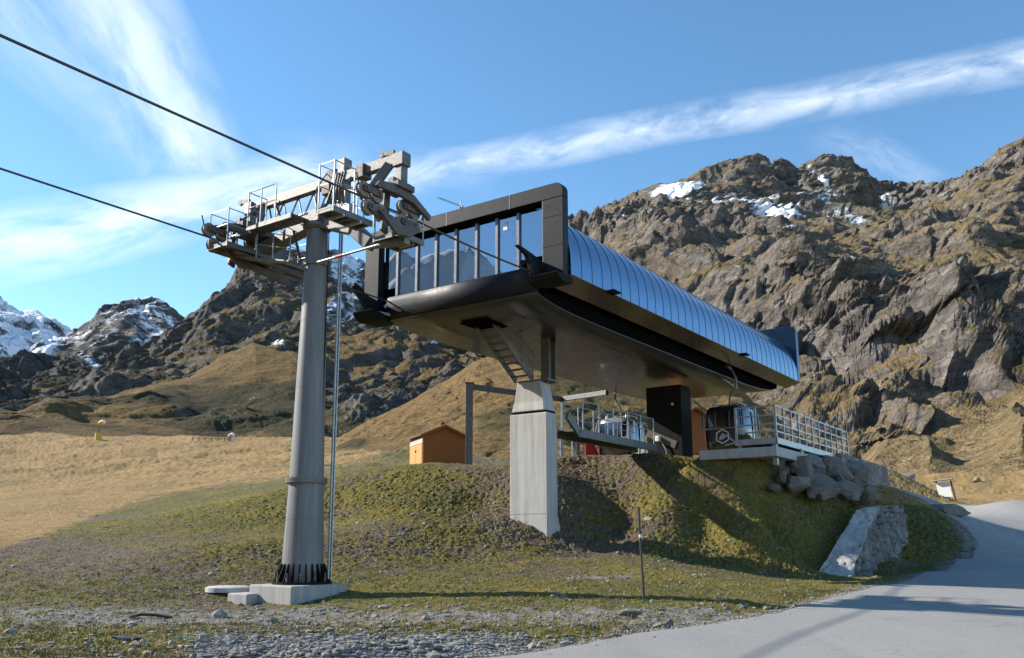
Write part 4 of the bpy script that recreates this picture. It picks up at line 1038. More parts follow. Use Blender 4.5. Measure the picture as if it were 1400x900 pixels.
# ------------------------------------------------------------------ cabins
def superring(w, d, z, n=40, e=4.):
    pts = []
    for k in range(n):
        a = 2*math.pi*k/n; c_, s_ = math.cos(a), math.sin(a)
        pts.append((w/2*math.copysign(abs(c_)**(2/e), c_), d/2*math.copysign(abs(s_)**(2/e), s_), z))
    return pts
def cabin(label, o_, s_, z0, body, trim, logo):
    cb = empty('gondola_cabin', loc(o_, s_, z0), -PHI, label, 'gondola cabin', 'gondola cabins at the station')
    W, D = 1.98, 2.1
    wl_ = 1.08 if logo else .92
    def k(z): return 1-.10*((z-1.05)/1.15)**2*(1.25 if z > 1.05 else .9)
    zs = [0,.06,.2,.45,.7,wl_]
    bd = MB(); bd.loft([superring(W*k(z)*(.93 if z == 0 else 1), D*k(z)*(.93 if z == 0 else 1), z) for z in zs]); bd.build('body', M[body], cb, smooth=35)
    wz = [wl_,1.15,1.45,1.7,1.86]
    gl = MB(); gl.loft([superring(W*k(z)-.015, D*k(z)-.015, z) for z in wz], cap=False); gl.build('window_band', M['cabin_glass'], cb, smooth=35)
    rf_ = MB(); rf_.loft([superring(W*k(z)*f_, D*k(z)*f_, z) for z, f_ in ((1.86,1),(1.98,.99),(2.08,.93),(2.13,.75))]); rf_.build('roof', M[trim], cb, smooth=35)
    for sx, sy in ((1,1),(1,-1),(-1,1),(-1,-1)):
        b = MB(); b.path([(sx*W*k(z)*.468, sy*D*k(z)*.468, z) for z in wz], .045, 8); b.build('corner_post', M[trim], cb, smooth=60)
    for x in (-.32, .32):
        b = MB(); b.path([(x, -D*k(z)/2-.0, z) for z in wz], .022, 6); b.build('window_bar', M[trim], cb, smooth=60)
    for y in (-.02, .02):
        b = MB(); b.path([(W*k(z)/2+.004, y*1.5, z) for z in zs+wz[1:]], .014, 6); b.build('door_edge', M['black'], cb)
    b = MB(); b.lohi((-W*.42,-D/2-.10,1.06),(W*.42,-D/2-.06,1.10)); b.build('ski_rail', M['rail'], cb)
    b = MB()
    for sx in (-1,1): b.path([(sx*.55,-.6,2.06),(sx*.55,-.55,2.26),(sx*.55,.55,2.26),(sx*.55,.6,2.06)],.03,8)
    b.path([(-.55,0,2.26),(.55,0,2.26)],.035,8); b.build('roof_frame', M['rail'], cb, smooth=60)
    b = MB(); b.path([(0,0,2.26),(0,0,2.55),(.10*(-1 if o_ < 0 else 1),0,2.8),(.30*(-1 if o_ < 0 else 1),0,3.05),(.34*(-1 if o_ < 0 else 1),0,3.4),(.2*(-1 if o_ < 0 else 1),0,3.75),(0,0,3.95)],.05,10)
    hg = b.build('hanger', M['galv'], cb, smooth=60)
    MB().lohi((-.1,-.25,3.9),(.1,.25,4.15)).build('grip', M['galv_dark'], hg, .02)
    if logo:
        y = -D*k(.74)/2-.02; cz = .74
        lg = MB(); hexa = [V3((.31*math.sin(a), y, cz+.31*math.cos(a))) for a in [i*math.pi/3 for i in range(6)]]
        for i in range(6): lg.beam(hexa[i], hexa[(i+1)%6], .05, .03, (0,1,0))
        for p_, q in (((-.14,-.10),(0.02,.12)),((.02,.12),(.14,-.06)),((-.05,-.02),(.06,-.02)),((.06,-.02),(.02,-.12)),((-.14,-.10),(.0,-.10))):
            lg.beam((p_[0],y,cz+p_[1]),(q[0],y,cz+q[1]),.045,.03,(0,1,0))
        lg.build('emblem', M['white'], cb)
    return cb
cabin('grey and black gondola cabin with tall windows hanging behind the gangway railing', -3.05, 16.9, 5.52, 'cabin', 'cabin_grey', False)
cabin('glossy black gondola cabin with a white hexagon emblem, beside the slatted loading deck', 3.05, 15.7, 5.42, 'cabin', 'cabin', True)

# ------------------------------------------------------------------ loading deck at the right
dk = empty('loading_deck', loc(7, 9.8, 5.0), -PHI, 'raised steel deck with pale slatted railing on the corner of the embankment', 'platform')
MB().lohi((-1.55,0,.22),(0,9.8,.34)).build('deck_slab', M['galv'], dk, .01)
for s in (0, 9.8): pass
MB().lohi((-1.55,-.06,.16),(.05,-.0,.38)).lohi((.0,-.06,.16),(.06,9.86,.38)).build('edge_beam', M['rail'], dk)
for x, s in ((-1.4,.1),(-.1,.1),(-.1,3.2),(-.1,6.4),(-.1,9.6)):
    MB().lohi((x-.08,s-.08,-.6),(x+.08,s+.08,.22)).lohi((x-.16,s-.16,-.03),(x+.16,s+.16,.0)).build('leg', M['rail'], dk)
nside = 11
posts = [(-1.5,0),(-.75,0),(0,0)]+[(0,9.8*k/nside) for k in range(1, nside+1)]
for x, s in posts:
    MB().lohi((x-.036,s-.036,.34),(x+.036,s+.036,1.60)).build('rail_post', M['rail'], dk)
for z in (.62,.9,1.22,1.56):
    MB().lohi((-1.5,-.02,z-.028),(-.046,.02,z+.028)).lohi((-.02,.046,z-.028),(.02,9.75,z+.028)).build('rail_board', M['rail'], dk)
for s in (2.6, 5.5, 8.3): MB().lohi((.06,s,-.35),(.10,s+.06,.2)).build('drain_pipe', M['rail'], dk)
MB().beam((-1.9,-.05,.62),(-1.55,-.03,.3),.05,.05).beam((-1.9,-.1,.2),(-1.55,-.03,.28),.05,.05).build('brace', M['rail'], dk)

fw = empty('foundation_slab', loc(5.0, 13, 4.5), -PHI, 'concrete foundation slab above the rocks carrying the loading deck', 'foundation')
MB().prism([(-.8,-3.7),(2.15,-3.7),(2.15,6.2),(1.2,6.2),(-.8,1.0)], (0,0,.34), (1,0,0), (0,1,0), .36).build('slab', M['concrete'], fw, .03)

rw = MB()
n = 16; rings = []
for k in range(n+1):
    s = 17.4+8.6*k/n; rings.append([(6.9,s,2.2),(7.55,s,2.2),(7.25,s,5.42),(6.9,s,5.42)])
rw.loft(rings); o = rw.build('retaining_wall', M['masonry'], None); o.location = OS.tolist(); o.rotation_euler = (0,0,-PHI)
tag(o, 'tall rubble stone retaining wall at the far end of the loading deck', 'wall')

# sloping masonry block at the foot of the embankment
def rock_mesh(name, r, seed, mat, sub=4, rough=.16, cuts=16):
    bm = bmesh.new(); bmesh.ops.create_icosphere(bm, subdivisions=sub, radius=1.)
    rs = np.random.RandomState(seed); co = np.array([v.co[:] for v in bm.verts])
    for _ in range(cuts):
        d = rs.normal(size=3); d /= np.linalg.norm(d); lim = rs.uniform(.52, .80); k = co@d
        co -= np.outer(np.maximum(k-lim, 0), d)
    nn = fbm(co[:,0]*1.4+seed*3, co[:,1]*1.4, co[:,2]*1.4, 5)
    co *= (1+rough*nn)[:, None]
    co *= np.array(r)
    for v, c_ in zip(bm.verts, co): v.co = c_
    me = bpy.data.meshes.new(name); bm.to_mesh(me); bm.free(); me.materials.append(mat)
    for p_ in me.polygons: p_.use_smooth = True
    me.set_sharp_from_angle(angle=R(24))
    o = bpy.data.objects.new(name, me); COL.objects.link(o); return o

A_ = at(1104,778,29.5); A2 = at(1150,781,29.3); B_ = at(1243,749,35.4); T0 = at(1172,696,33.4); T1 = at(1199,691,33.8); T2 = at(1236,691,36.6)
def patch(corners, nu, nv, amp, name, mat, thick):
    a, b, c_, d = [np.array(q) for q in corners]        # a bottom-left, b bottom-right, c top-right, d top-left
    u = np.linspace(0,1,nu)[None,:,None]; v = np.linspace(0,1,nv)[:,None,None]
    P_ = (a*(1-u)+b*u)*(1-v)+(d*(1-u)+c_*u)*v
    nrm = np.cross(b-a, d-a); nrm /= np.linalg.norm(nrm)
    k = fbm(P_[...,0]*1.3, P_[...,1]*1.3, P_[...,2]*1.3, 5)
    cell = np.abs(fbm(P_[...,0]*.8+4, P_[...,1]*.8, P_[...,2]*1.6, 3))
    P_ = P_+nrm*(amp*(k-1.2*np.exp(-(cell/.05)**2)*.4))[...,None]
    return P_, nrm
blk = bpy.data.objects.new('stone_abutment', None); COL.objects.link(blk); blk.location = A_.tolist()
tag(blk, 'big sloping grey stone abutment at the foot of the grassy bank beside the road', 'wall')
for nm, cs, mt, am, bk in (('stone_face', (A2+[0,-.1,-.6], B_+[0,0,-.6], T2, T1), M['masonry'], .30, [.1,2.0,-.5]), ('pale_flank', (A_+[0,0,-.6], A2+[.04,-.12,-.6], T1+[.04,0,0], T0), M['concrete2'], .16, [.6,1.4,-.6])):
    Pf, nf_ = patch(cs, 90, 60, am, '', None, 0)
    back = Pf+np.array(bk); nv_, nu_ = Pf.shape[:2]; N_ = nv_*nu_
    fcs = [grid_faces(nv_, nu_), grid_faces(nv_, nu_)[:, ::-1]+N_]
    idx = np.arange(N_).reshape(nv_, nu_)
    for e in (idx[0], idx[-1], idx[:,0], idx[:,-1]): fcs.append(np.stack([e[:-1], e[1:], e[1:]+N_, e[:-1]+N_], -1))
    o = mesh_np(nm, np.concatenate([Pf.reshape(-1,3), back.reshape(-1,3)])-A_, np.vstack(fcs), mt, False, None, blk)
    for p_ in o.data.polygons: p_.use_smooth = True
    o.data.set_sharp_from_angle(angle=R(35))

# boulders built into the bank below the deck
bl = [(1040,640,9.3,.62,'flat grey boulder'),(1082,668,9.6,.5,''),(1120,652,0,.7,''),]
bould = [
 ((1030,652),33.0,(.85,.65,.55),'flat grey boulder in the shaded bank under the deck corner'),
 ((1092,661),32.6,(.75,.55,.42),'small pale boulder at the left end of the row below the deck'),
 ((1126,664),33.2,(.98,.65,.62),'large pale boulder in the middle of the row below the deck'),
 ((1158,672),34.0,(.65,.5,.42),'small boulder at the foot of the tall retaining wall'),
 ((1110,636),34.2,(.85,.65,.5),'upper boulder just under the foundation slab'),
 ((1143,646),35.0,(1.0,.75,.62),'bulky boulder touching the tall retaining wall'),
 ((1075,642),33.4,(.75,.55,.48),'dark boulder under the front corner of the deck'),
 ((1098,640),33.2,(.7,.6,.6),'pale angular boulder directly beneath the middle of the deck side'),
 ((1060,632),32.6,(.55,.45,.35),'small grey boulder tucked under the deck corner post'),
 ((1180,672),36.6,(.6,.6,.55),'shaded boulder at the base of the far end of the row'),
 ((1168,650),36.0,(.8,.65,.7),'grey boulder wedged against the face of the retaining wall'),
]
for i, ((x, y), Y_, r, lb) in enumerate(bould):
    o = rock_mesh('boulder', r, 20+i, M['rock_pale'] if i in (1,2) else M['rock'], 4); p_ = at(x, y, Y_)
    o.location = (p_[0], p_[1]+.15, p_[2]); o.rotation_euler = (.2*math.sin(i*3), .2*math.cos(i*5), i*1.3-.6); tag(o, lb, 'boulder', 'boulders below the loading deck')
fill = None
for i, (x, y, Y_, s_) in enumerate([(1048,622,32.4,.36),(1070,650,32.3,.34),(1085,636,33.,.3),(1104,654,33.,.38),(1118,648,33.6,.34),(1132,634,34.4,.36),(1150,658,34.4,.34),(1165,640,35.4,.4),(1172,664,35.6,.36),(1030,640,32.4,.3),(1012,632,32.4,.3),(1060,668,32.,.28),(1112,676,32.6,.3),(1140,676,33.4,.3)]):
    if fill is None: fill = rock_mesh('packing_stone', (1,.8,.75), 71, M['rock'], 4, .2, 18); o = fill
    else: o = fill.copy(); COL.objects.link(o)
    p_ = at(x, y, Y_); o.location = (p_[0], p_[1]+.1, p_[2]); o.scale = (s_,s_,s_); o.rotation_euler = (i*1.7, i*.9, i*2.3)
    tag(o, 'small grey stone packed between the bigger boulders below the deck', 'stone', 'packing stones below the loading deck')
o = rock_mesh('boulder', (2.2,1.6,1.35), 51, M['rock'], 5); p_ = at(1226,674,68); o.location = (p_[0], p_[1], gz(p_[0], p_[1])+.35); tag(o, 'big grey boulder standing alone beyond the bend of the road', 'boulder')
o = rock_mesh('boulder', (1.1,.8,.35), 52, M['rock'], 4); p_ = at(1300,736,41); o.location = (p_[0], p_[1], gz(p_[0], p_[1])+.12); tag(o, 'flat dark rock on the grass inside the road bend', 'boulder')
o = rock_mesh('stone', (.16,.07,.10), 53, M['rock_pale'], 3); p_ = at(915,857,15.9); o.location = (p_[0], p_[1], gz(p_[0], p_[1])+.05); o.rotation_euler = (.3,-.5,.4); tag(o, 'small pale upright stone at the edge of the asphalt', 'stone')
o = rock_mesh('stone', (.36,.14,.08), 54, M['rock_pale'], 3); p_ = at(855,848,17.0); o.location = (p_[0], p_[1], gz(p_[0], p_[1])+.04); tag(o, 'flat pale stone in the verge beneath the marker pole', 'stone')
o = rock_mesh('stone', (.30,.2,.06), 55, M['pole'], 3); p_ = at(174,878,14.2); o.location = (p_[0], p_[1], gz(p_[0], p_[1])+.03); tag(o, 'flat dark stone on the yellow moss in the foreground', 'stone')

# ------------------------------------------------------------------ sheds
def shed(label, corner, rz, w, d, he, hr, doors, mats=('wood','wood_light')):
    s_ = empty('wooden_shed', corner, rz, label, 'shed')
    b = MB(); b.loft([[(0,y,-.6),(w,y,-.6),(w,y,he),(w/2,y,hr),(0,y,he)] for y in (0,d)]); b.build('wall', M[mats[0]], s_)
    ov = .18
    b = MB()
    for x0, z0, x1, z1 in ((-ov, he-ov*(hr-he)/(w/2), w/2, hr),(w/2, hr, w+ov, he-ov*(hr-he)/(w/2))):
        b.add([(x0,-ov,z0+.005),(x1,-ov,z1+.005),(x1,d+ov,z1+.005),(x0,d+ov,z0+.005),(x0,-ov,z0+.07),(x1,-ov,z1+.07),(x1,d+ov,z1+.07),(x0,d+ov,z0+.07)],[(3,2,1,0),(4,5,6,7),(0,1,5,4),(1,2,6,5),(2,3,7,6),(3,0,4,7)])
    b.build('roof', M['wood_dark'], s_)
    b = MB(); b.beam((-ov,-ov-.01,he-ov*(hr-he)/(w/2)),(w/2,-ov-.01,hr),.025,.11); b.beam((w/2,-ov-.012,hr),(w+ov,-ov-.012,he-ov*(hr-he)/(w/2)),.025,.11); b.build('barge_board', M['wood'], s_)
    if doors:
        MB().lohi((-.03,.04,he-.42),(-.002,d-.05,he-.16)).build('fascia_board', M['trim'], s_)
        for y0, y1 in ((.1,d*.5-.02),(d*.5+.02,d-.1)):
            dd = MB().lohi((-.035,y0,-.5),(-.004,y1,he-.44)).build('door', M[mats[1]], s_)
            MB().lohi((-.06,(y1-.08 if y0 < .2 else y0+.04),.5),(-.036,(y1-.05 if y0 < .2 else y0+.07),.62)).build('handle', M['black'], dd)
    return s_
c0 = at(578,632,44); c0[2] = max(gz(c0[0], c0[1]), 4.9)
c0[2] = at(578,630,44)[2]
shed('small orange-brown plank shed with pale double doors, left of the concrete pier', c0, R(23), 2.25, 2.3, 1.32, 1.80, True)
c1 = at(934,604,50)
shed('second orange plank shed, half hidden between the black leg and the black cabin', c1, R(8), 1.55, 1.8, 1.5, 1.95, False, ('wood','wood'))
c2 = at(1266,668,92); c2[2] -= .1
shed('low dark brown shed roof poking out of the grass beyond the road', c2, R(20), 2.1, 2.6, .25, .95, False, ('wood_dark','wood_dark'))

# ------------------------------------------------------------------ cabin parking rail
pr = at(641,630,42); prz = gz(pr[0], pr[1])
pf = empty('parking_rail_frame', (pr[0], pr[1], 0), 0, 'tall grey steel frame of posts and beams behind the pier, for parking cabins', 'steel frame')
top1 = at(645,529,42)-np.array([pr[0], pr[1], 0]); p2 = at(768,546,46.2)-np.array([pr[0], pr[1], 0]); p3 = at(830,537,43.6)-np.array([pr[0], pr[1], 0])
MB().lohi((-.17,-.17,prz-.4),(.17,.17,top1[2]+.15)).lohi((-.22,-.22,top1[2]+.15),(.22,.22,top1[2]+.2)).build('post', M['galv'], pf, .01)
MB().lohi((p2[0]-.08,p2[1]-.08,prz-.4),(p2[0]+.08,p2[1]+.08,p2[2]+.1)).build('post', M['rail'], pf)
MB().beam(top1, p2, .2, .26).build('beam', M['galv'], pf, .008)
MB().beam(p2, p3, .2, .24).build('beam', M['galv'], pf, .008)
x_ = at(790,612,44)-np.array([pr[0],pr[1],0])
MB().lohi((x_[0]-.09,x_[1]-.09,4.4),(x_[0]+.09,x_[1]+.09,x_[2]+.6)).build('post', M['galv'], pf)

o = MB().add([(-.36,-.05,0),(.34,.1,0),(.02,.12,.72),(-.34,-.03,.72),(-.36,.12,0),(.34,.27,0),(.02,.29,.72),(-.34,.14,.72)],[(3,2,1,0),(4,5,6,7),(0,1,5,4),(1,2,6,5),(2,3,7,6),(3,0,4,7)]).build('crash_mat', M['redmat'], None, .03)
p_ = at(810,622,43); o.location = p_.tolist(); tag(o, 'red padded crash mat leaning under the gangway by the grey cabin', 'crash mat')
# platform railing behind the pier
p_ = at(795,600,47)
yr = empty('platform_railing', loc(-4.9,15.5,5.15), -PHI, 'thin steel railing along the far side of the platform, behind the gangway', 'railing')
b = MB()
for k in range(5): MB().tube((0,k*1.1-2.5,-.3),(0,k*1.1-2.5,1.9),.03,6).build('post', M['rail'], yr)
MB().path([(0,-2.5,1.45),(0,1.9,1.45)],.022,6).build('rail', M['rail'], yr)
MB().path([(0,-2.5,.9),(0,1.9,.9)],.022,6).build('rail', M['rail'], yr)

# ------------------------------------------------------------------ small things
def gpos(px, py, Y_):
    p_ = at(px, py, Y_); return V3((p_[0], p_[1], gz(p_[0], p_[1])))
b0 = gpos(881,825,19.6)
mp_ = empty('marker_pole', b0, 0, 'thin dark snow marker pole standing in the grass between the pier and the road', 'marker pole')
MB().tube((0,0,-.2),(-.05,0,1.35),.026,8).build('shaft', M['pole'], mp_, smooth=60)
MB().tube((-.05,0,1.35),(-.055,0,1.42),.028,8).build('reflective_band', M['white'], mp_)
MB().tube((-.055,0,1.42),(-.07,0,2.02),.026,8).build('tip', M['pole'], mp_, smooth=60)

b0 = gpos(1302,699,55); b0.z = at(1302,696,55)[2]
sg = empty('information_board', b0, R(-38), 'leaning wooden information board with white panel and small roof, beyond the road', 'sign')
ln = V3((-.30,0,0))
for x, z0 in ((-.42,-.5),(.42,-.5)): MB().beam((x+.02,0,z0),(x-.36,0,1.75),.09,.09).build('post', M['wood_dark'], sg)
MB().add([(-.66,-.06,.75),(.12,-.06,.75),(-.02,-.06,1.65),(-.80,-.06,1.65),(-.66,-.03,.75),(.12,-.03,.75),(-.02,-.03,1.65),(-.80,-.03,1.65)],[(3,2,1,0),(4,5,6,7),(0,1,5,4),(1,2,6,5),(2,3,7,6),(3,0,4,7)]).build('panel', M['white'], sg)
MB().beam((-1.02,-.05,1.74),(.22,-.05,1.86),.5,.06).build('roof', M['trim'], sg)
o = rock_mesh('stone', (.5,.3,.4), 61, M['rock_pale'], 3); p_ = at(1337,663,85); o.location = (p_[0], p_[1], gz(p_[0], p_[1])+.2); tag(o, 'pale stone on the tawny slope to the right of the information board', 'stone')

b0 = gpos(312,805,23.2)
o = MB().lathe([(0,-.06),(.56,-.06),(.56,.05),(.50,.075),(0,.085)], n=40).build('manhole_cover', M['concrete'], None, smooth=30); o.location = b0+V3((0,0,.05)); tag(o, 'round pale concrete manhole cover in the turf left of the tower base', 'manhole cover')
b0 = gpos(207,844,18.2)
o = MB().path([(-.42,0,.04),(-.2,.03,.09),(.1,0,.08),(.42,-.04,.03)],.035,7).build('stick', M['pole'], None, smooth=60); o.location = b0; tag(o, 'short dark stick lying on the grey gravel', 'stick')

def snow_gun(label, px, py, Y_, pad, h, drum='yellow'):
    b0 = at(px, py, Y_); s_ = empty('snow_gun', b0, 0, label, 'snow cannon')
    MB().tube((0,0,-1.5),(0,0,h*.48),.42,12).build('padded_post', M[pad], s_, smooth=40)
    MB().tube((0,0,h*.48),(0,0,h*.72),.12,8).build('stem', M['galv'], s_)
    MB().lathe([(.0,-.45),(.25,-.45),(.34,-.25),(.34,.2),(.28,.3),(0,.3)], (.35,0,h*.85), (.9,-.4,.35), 18).build('fan_drum', M[drum], s_, smooth=40)
    MB().lathe([(.15,.27),(.3,.27),(.3,.36),(.15,.36)], (.35,0,h*.85), (.9,-.4,.35), 18).build('nozzle_ring', M['white'], s_, smooth=40)
snow_gun('yellow snow cannon on a yellow padded post at the far edge of the meadow', 133,612,118,'yellow', 4.0)
snow_gun('small pale snow cannon near the end of the thin fence, left of the tower', 312,612,122,'trim', 2.0, 'trim')
b0 = at(262,612,120)
fp = empty('wire_fence', b0, 0, 'thin wire fence at the far edge of the golden meadow, left of the tower', 'fence')
for k in range(7): MB().tube((k*.85,.1*k,-1.),(k*.85,.1*k,1.5),.045,6).build('post', M['wood_dark'], fp)
MB().path([(0,0,1.3),(5.1,.6,1.3)],.02,5).build('wire', M['cable'], fp)

# loose stones and turf tufts: nobody could count them
rs = np.random.RandomState(11)
ico = bmesh.new(); bmesh.ops.create_icosphere(ico, subdivisions=1, radius=1.); iv = np.array([v.co[:] for v in ico.verts]); ifc = np.array([[v.index for v in f.verts] for f in ico.faces]); ico.free()
def scatter_stones(name, pts, size, mat):
    n = len(pts); sc = size*np.exp(rs.normal(size=n)*.5)
    a = rs.uniform(0, 6.28, n); sh = rs.uniform(.55, 1.2, (n,3))*np.array([1,.8,.5])
    v = iv[None]*(1+rs.uniform(-.28,.28,(n,len(iv),1)))*sh[:,None]*sc[:,None,None]
    x = v[...,0]*np.cos(a)[:,None]-v[...,1]*np.sin(a)[:,None]; y = v[...,0]*np.sin(a)[:,None]+v[...,1]*np.cos(a)[:,None]
    v = np.stack([x,y,v[...,2]],-1)+pts[:,None]
    f = ifc[None]+(np.arange(n)*len(iv))[:,None,None]
    o = mesh_np(name, v.reshape(-1,3), f.reshape(-1,3), mat, False); tag(o, kind='stuff')
def pix_points(n, x0, x1, y0, y1, dens):
    px = rs.uniform(x0, x1, n); py = rs.uniform(y0, y1, n); k = dens(px, py) > rs.uniform(0, 1, n); px, py = px[k], py[k]
    # march each sight line to the ground
    Yv = np.linspace(9.6, 60, 500); best = np.full(len(px), np.nan)
    for Y_ in Yv:
        X_, _, Z_ = at_v(px, py, np.full(len(px), Y_)); 
        ok = np.isnan(best) & (Z_ <= ground_z(X_, np.full(len(px), Y_))); best[ok] = Y_
    ok = ~np.isnan(best); X_, _, _ = at_v(px[ok], py[ok], best[ok])
    return X_, best[ok]
def offroad(X_, Y_):
    r = in_poly(X_, Y_, road_poly); return ~r
def d1(px, py):
    d = .25*np.ones_like(px)+.35*((px > 880) & (py < 790))
    d += .9*np.exp(-((px-545)/70)**2-((py-715)/28)**2)+.9*np.exp(-((px-690)/70)**2-((py-690)/60)**2)+.9*np.exp(-((px-815)/75)**2-((py-790)/8)**2)+.6*np.exp(-((px-840)/60)**2-((py-680)/50)**2)
    d += .8*(py > 868)*(px > 260)+.3*(py > 825); d *= np.where((py < 690) & (px < 330), .08, 1); d *= np.where((py < 645) & (px < 470), 0, 1)
    return np.clip(d, 0, 1)
X_, Y_ = pix_points(17000, 0, 1230, 632, 900, d1); k = offroad(X_, Y_); X_, Y_ = X_[k], Y_[k]
scatter_stones('loose_stones', np.stack([X_, Y_, ground_z(X_, Y_)+.004], -1), .033, M['pebble'])
X_, Y_ = pix_points(9000, 240, 720, 862, 900, lambda px, py: np.clip((px-240)/80, 0, 1)*np.where(py > 872, 1., .35)); k = offroad(X_, Y_); X_, Y_ = X_[k], Y_[k]
scatter_stones('gravel_heap', np.stack([X_, Y_, ground_z(X_, Y_)+.004], -1), .026, M['chips'])

tq = rs.uniform(2, len(road_edge)-4.01, 2600); iq = tq.astype(int); fq = (tq-iq)[:, None]
pq = road_edge[iq]*(1-fq)+road_edge[iq+1]*fq+rs.normal(size=(2600, 2))*np.array([.30, .22]); 
scatter_stones('verge_grit', np.stack([pq[:,0], pq[:,1], np.maximum(ground_z(pq[:,0], pq[:,1]), H(pq[:,0], pq[:,1])-.01)+.006], -1), .018, M['pebble'])

def tufts(name, X_, Y_, hgt, wid, nb, mat, lean=.5):
    n = len(X_); Z_ = ground_z(X_, Y_)-.01
    B = nb; X_ = np.repeat(X_, B)+rs.normal(size=n*B)*.05; Y_ = np.repeat(Y_, B)+rs.normal(size=n*B)*.05; Z_ = np.repeat(Z_, B)
    a = rs.uniform(0, 6.28, n*B); l = rs.uniform(.1, lean, n*B)*hgt; h_ = hgt*rs.uniform(.5, 1.2, n*B); w = wid*rs.uniform(.6, 1.3, n*B)
    p = np.stack([X_, Y_, Z_], -1); d = np.stack([np.cos(a), np.sin(a), 0*a], -1); t_ = np.stack([-np.sin(a), np.cos(a), 0*a], -1)
    up = np.array([0,0,1.])
    v0 = p-t_*w[:,None]/2; v1 = p+t_*w[:,None]/2; v2 = p+d*(l*.45)[:,None]+up*(h_*.6)[:,None]+t_*(w*.35)[:,None]; v3 = p+d*l[:,None]+up*h_[:,None]
    v = np.stack([v0,v1,v2,v3],1).reshape(-1,3); i = np.arange(n*B)[:,None]*4+np.array([[0,1,2,3]])
    o = mesh_np(name, v, i, mat, True); tag(o, kind='stuff')
def grassmat(name, a, b):
    t = NT(name); p = t.pos(); return t.fin(t.mix(t.noise(1.3, 4, .6, p), a, b), .8, 0, None, .2)
M['gr1'] = grassmat('green_turf_blades', (.085,.085,.018), (.20,.175,.045)); M['gr2'] = grassmat('straw_turf_blades', (.22,.15,.055), (.36,.26,.11))
def d2(px, py):
    d = np.where(py > 690, .8, .9)*np.ones_like(px)
    gln = np.interp(px, [0,60,120,180,250,330,400,480,530], [752,735,712,692,676,662,655,640,622])
    d = np.where((px < 520) & (py < gln), 0, d); d = np.where((py > 825) & (py < 852), .2, d); d = np.where((py > 868) & (px > 250), .12, d)
    return d
X_, Y_ = pix_points(46000, 0, 1260, 632, 900, d2); nn = fbm(X_*1.6, Y_*1.6, X_*0, 5); k = offroad(X_, Y_) & (nn > -.12); 
k &= (ground_z(X_, Y_) < .95) | (rs.uniform(size=len(X_)) < .7)
tufts('turf_grass', X_[k], Y_[k], .052, .016, 5, M['gr1'])
k2 = offroad(X_, Y_) & (nn <= -.02) & (rs.uniform(size=len(X_)) < .35)
tufts('dry_grass', X_[k2], Y_[k2], .08, .014, 4, M['gr2'])
# ------------------------------------------------------------------ camera, light, sky
cam = bpy.data.cameras.new('camera'); co = bpy.data.objects.new('camera', cam); COL.objects.link(co)
cam.sensor_width = 36; cam.sensor_fit = 'HORIZONTAL'; cam.lens = 36*F/1400; cam.clip_start = .1; cam.clip_end = 20000
cam.shift_y = (Y0-450)/1400
co.location = (0, 0, EYE); co.rotation_euler = (math.pi/2+TH, 0, 0)
scn.camera = co

SUN = V3((-.963, .273, 0)).normalized()*math.cos(R(30.5)); SUN.z = math.sin(R(30.5))
sl = bpy.data.lights.new('sun', 'SUN'); so = bpy.data.objects.new('sun', sl); COL.objects.link(so)
sl.energy = 4.4; sl.angle = R(.53); sl.color = (1, .93, .82)
so.rotation_euler = (-SUN).to_track_quat('-Z', 'Y').to_euler()

wd = bpy.data.worlds.new('World'); scn.world = wd; wd.use_nodes = True; nt = wd.node_tree
bg = nt.nodes['Background']; 
def N(t_, **kw):
    nd = nt.nodes.new(t_)
    for k, v in kw.items(): setattr(nd, k, v)
    return nd
sky = N('ShaderNodeTexSky', sky_type='NISHITA', sun_disc=False, sun_elevation=R(30.5), sun_rotation=math.atan2(SUN.x, SUN.y), altitude=1800, air_density=1.0, dust_density=.25, ozone_density=1.2)
def wm(op, a, b=None, clamp=False):
    nd = N('ShaderNodeMath', operation=op, use_clamp=clamp)
    for i, v in enumerate((a, b)):
        if v is None: continue
        if isinstance(v, (int, float)): nd.inputs[i].default_value = v
        else: nt.links.new(v, nd.inputs[i])
    return nd.outputs[0]
def dot(a, v):
    nd = N('ShaderNodeVectorMath', operation='DOT_PRODUCT'); nt.links.new(a, nd.inputs[0]); nd.inputs[1].default_value = v; return nd.outputs['Value']
def mr(v, a, b, c_=0., d=1., mode='SMOOTHSTEP'):
    nd = N('ShaderNodeMapRange', interpolation_type=mode); nt.links.new(v, nd.inputs[0])
    for i, q in enumerate((a, b, c_, d)): nd.inputs[i+1].default_value = q
    return nd.outputs[0]
def wnoise(vec, sc, det=6, rough=.6, dist=0.):
    nd = N('ShaderNodeTexNoise'); nt.links.new(vec, nd.inputs['Vector']); nd.inputs['Scale'].default_value = sc; nd.inputs['Detail'].default_value = det; nd.inputs['Roughness'].default_value = rough; nd.inputs['Distortion'].default_value = dist
    return nd.outputs['Fac']
tc = N('ShaderNodeTexCoord'); dirv = tc.outputs['Generated']
def ddir(px, py):
    d = V3(at(px, py, 1000.)-np.array([0,0,EYE])); return d.normalized()
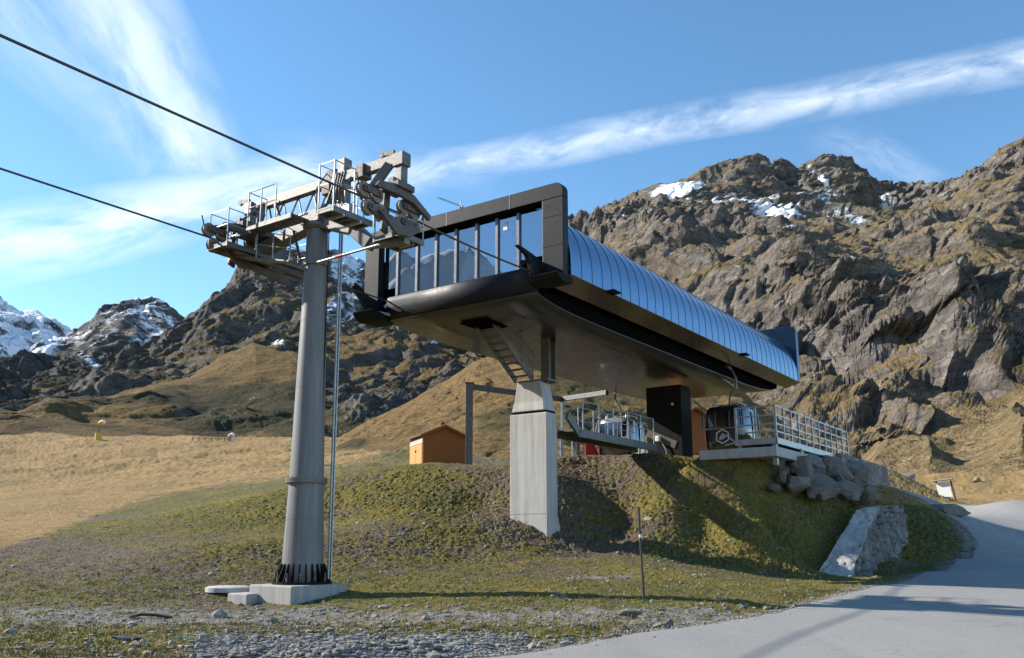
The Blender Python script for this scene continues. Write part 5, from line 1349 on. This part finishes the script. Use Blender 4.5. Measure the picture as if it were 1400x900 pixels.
def streak(p0, p1, wide0, wide1, nsc, soft, stretch=5., lo=.35, hi=.7, seed=0):
    """a band of high ice cloud along the great circle through two directions"""
    a, b = ddir(*p0), ddir(*p1); nrm = a.cross(b).normalized(); ax = (b-a).normalized(); side = nrm
    dist = dot(dirv, nrm); al = dot(dirv, ax); c0_, c1_ = a.dot(ax), b.dot(ax)
    comb = N('ShaderNodeCombineXYZ'); nt.links.new(wm('MULTIPLY', al, 1.), comb.inputs[0]); nt.links.new(wm('MULTIPLY', dist, stretch), comb.inputs[1]); comb.inputs[2].default_value = seed
    n1 = wnoise(comb.outputs[0], nsc, 8, .62, .4); n2 = wnoise(comb.outputs[0], nsc*.3, 3, .5)
    wid = mr(al, c0_, c1_, wide0, wide1, 'LINEAR')
    dd = wm('ADD', dist, wm('MULTIPLY', wm('SUBTRACT', n2, .5), wide0*.9))
    m_ = wm('SUBTRACT', 1., wm('DIVIDE', wm('ABSOLUTE', dd), wid), True)
    m_ = wm('POWER', m_, soft)
    ends = wm('MULTIPLY', mr(al, c0_-.05, c0_+.06), mr(al, c1_+.05, c1_-.06))
    front = mr(dot(dirv, ddir(700, 450)), .1, .35)
    return wm('MULTIPLY', wm('MULTIPLY', m_, mr(n1, lo, hi)), wm('MULTIPLY', ends, front))
s1 = streak((440,258), (1520,62), .021, .025, 13., .9, 2.6, .26, .68, 1)
s2 = streak((-60,348), (470,240), .042, .045, 8., .85, 3.0, .26, .66, 4)
s3 = streak((40,-90), (330,300), .125, .055, 5.5, .9, 2.4, .26, .68, 8)
s4 = streak((1150,195), (1260,240), .028, .018, 16., 1., 2., .35, .75, 13)
s5 = streak((380,225), (640,240), .05, .03, 11., 1., 2.5, .38, .8, 17)
tot = wm('MAXIMUM', wm('MAXIMUM', wm('MULTIPLY', s1, .78), s2), wm('MAXIMUM', wm('MULTIPLY', s3, .9), wm('MULTIPLY', s4, .6)))
tot = wm('MAXIMUM', tot, wm('MULTIPLY', s5, .7))
tot = wm('MULTIPLY', tot, .80, True)
hs = N('ShaderNodeHueSaturation'); hs.inputs['Hue'].default_value = .492; hs.inputs['Saturation'].default_value = 1.16; hs.inputs['Value'].default_value = 1.24; nt.links.new(sky.outputs[0], hs.inputs['Color'])
mx = N('ShaderNodeMix', data_type='RGBA'); nt.links.new(tot, mx.inputs[0]); nt.links.new(hs.outputs[0], mx.inputs[6]); mx.inputs[7].default_value = (6.4, 6.9, 7.6, 1)
nt.links.new(mx.outputs[2], bg.inputs['Color']); bg.inputs['Strength'].default_value = .10

vs2 = scn.view_settings; scn.display_settings.display_device = 'sRGB'
vs2.view_transform = 'Standard'; vs2.look = 'None'; vs2.exposure = 1.04; vs2.gamma = 1; vs2.use_curve_mapping = False
scn.cycles.max_bounces = 6; scn.cycles.diffuse_bounces = 3; scn.cycles.glossy_bounces = 3; scn.cycles.transparent_max_bounces = 8
scn.cycles.caustics_reflective = False; scn.cycles.caustics_refractive = False; scn.cycles.use_denoising = True
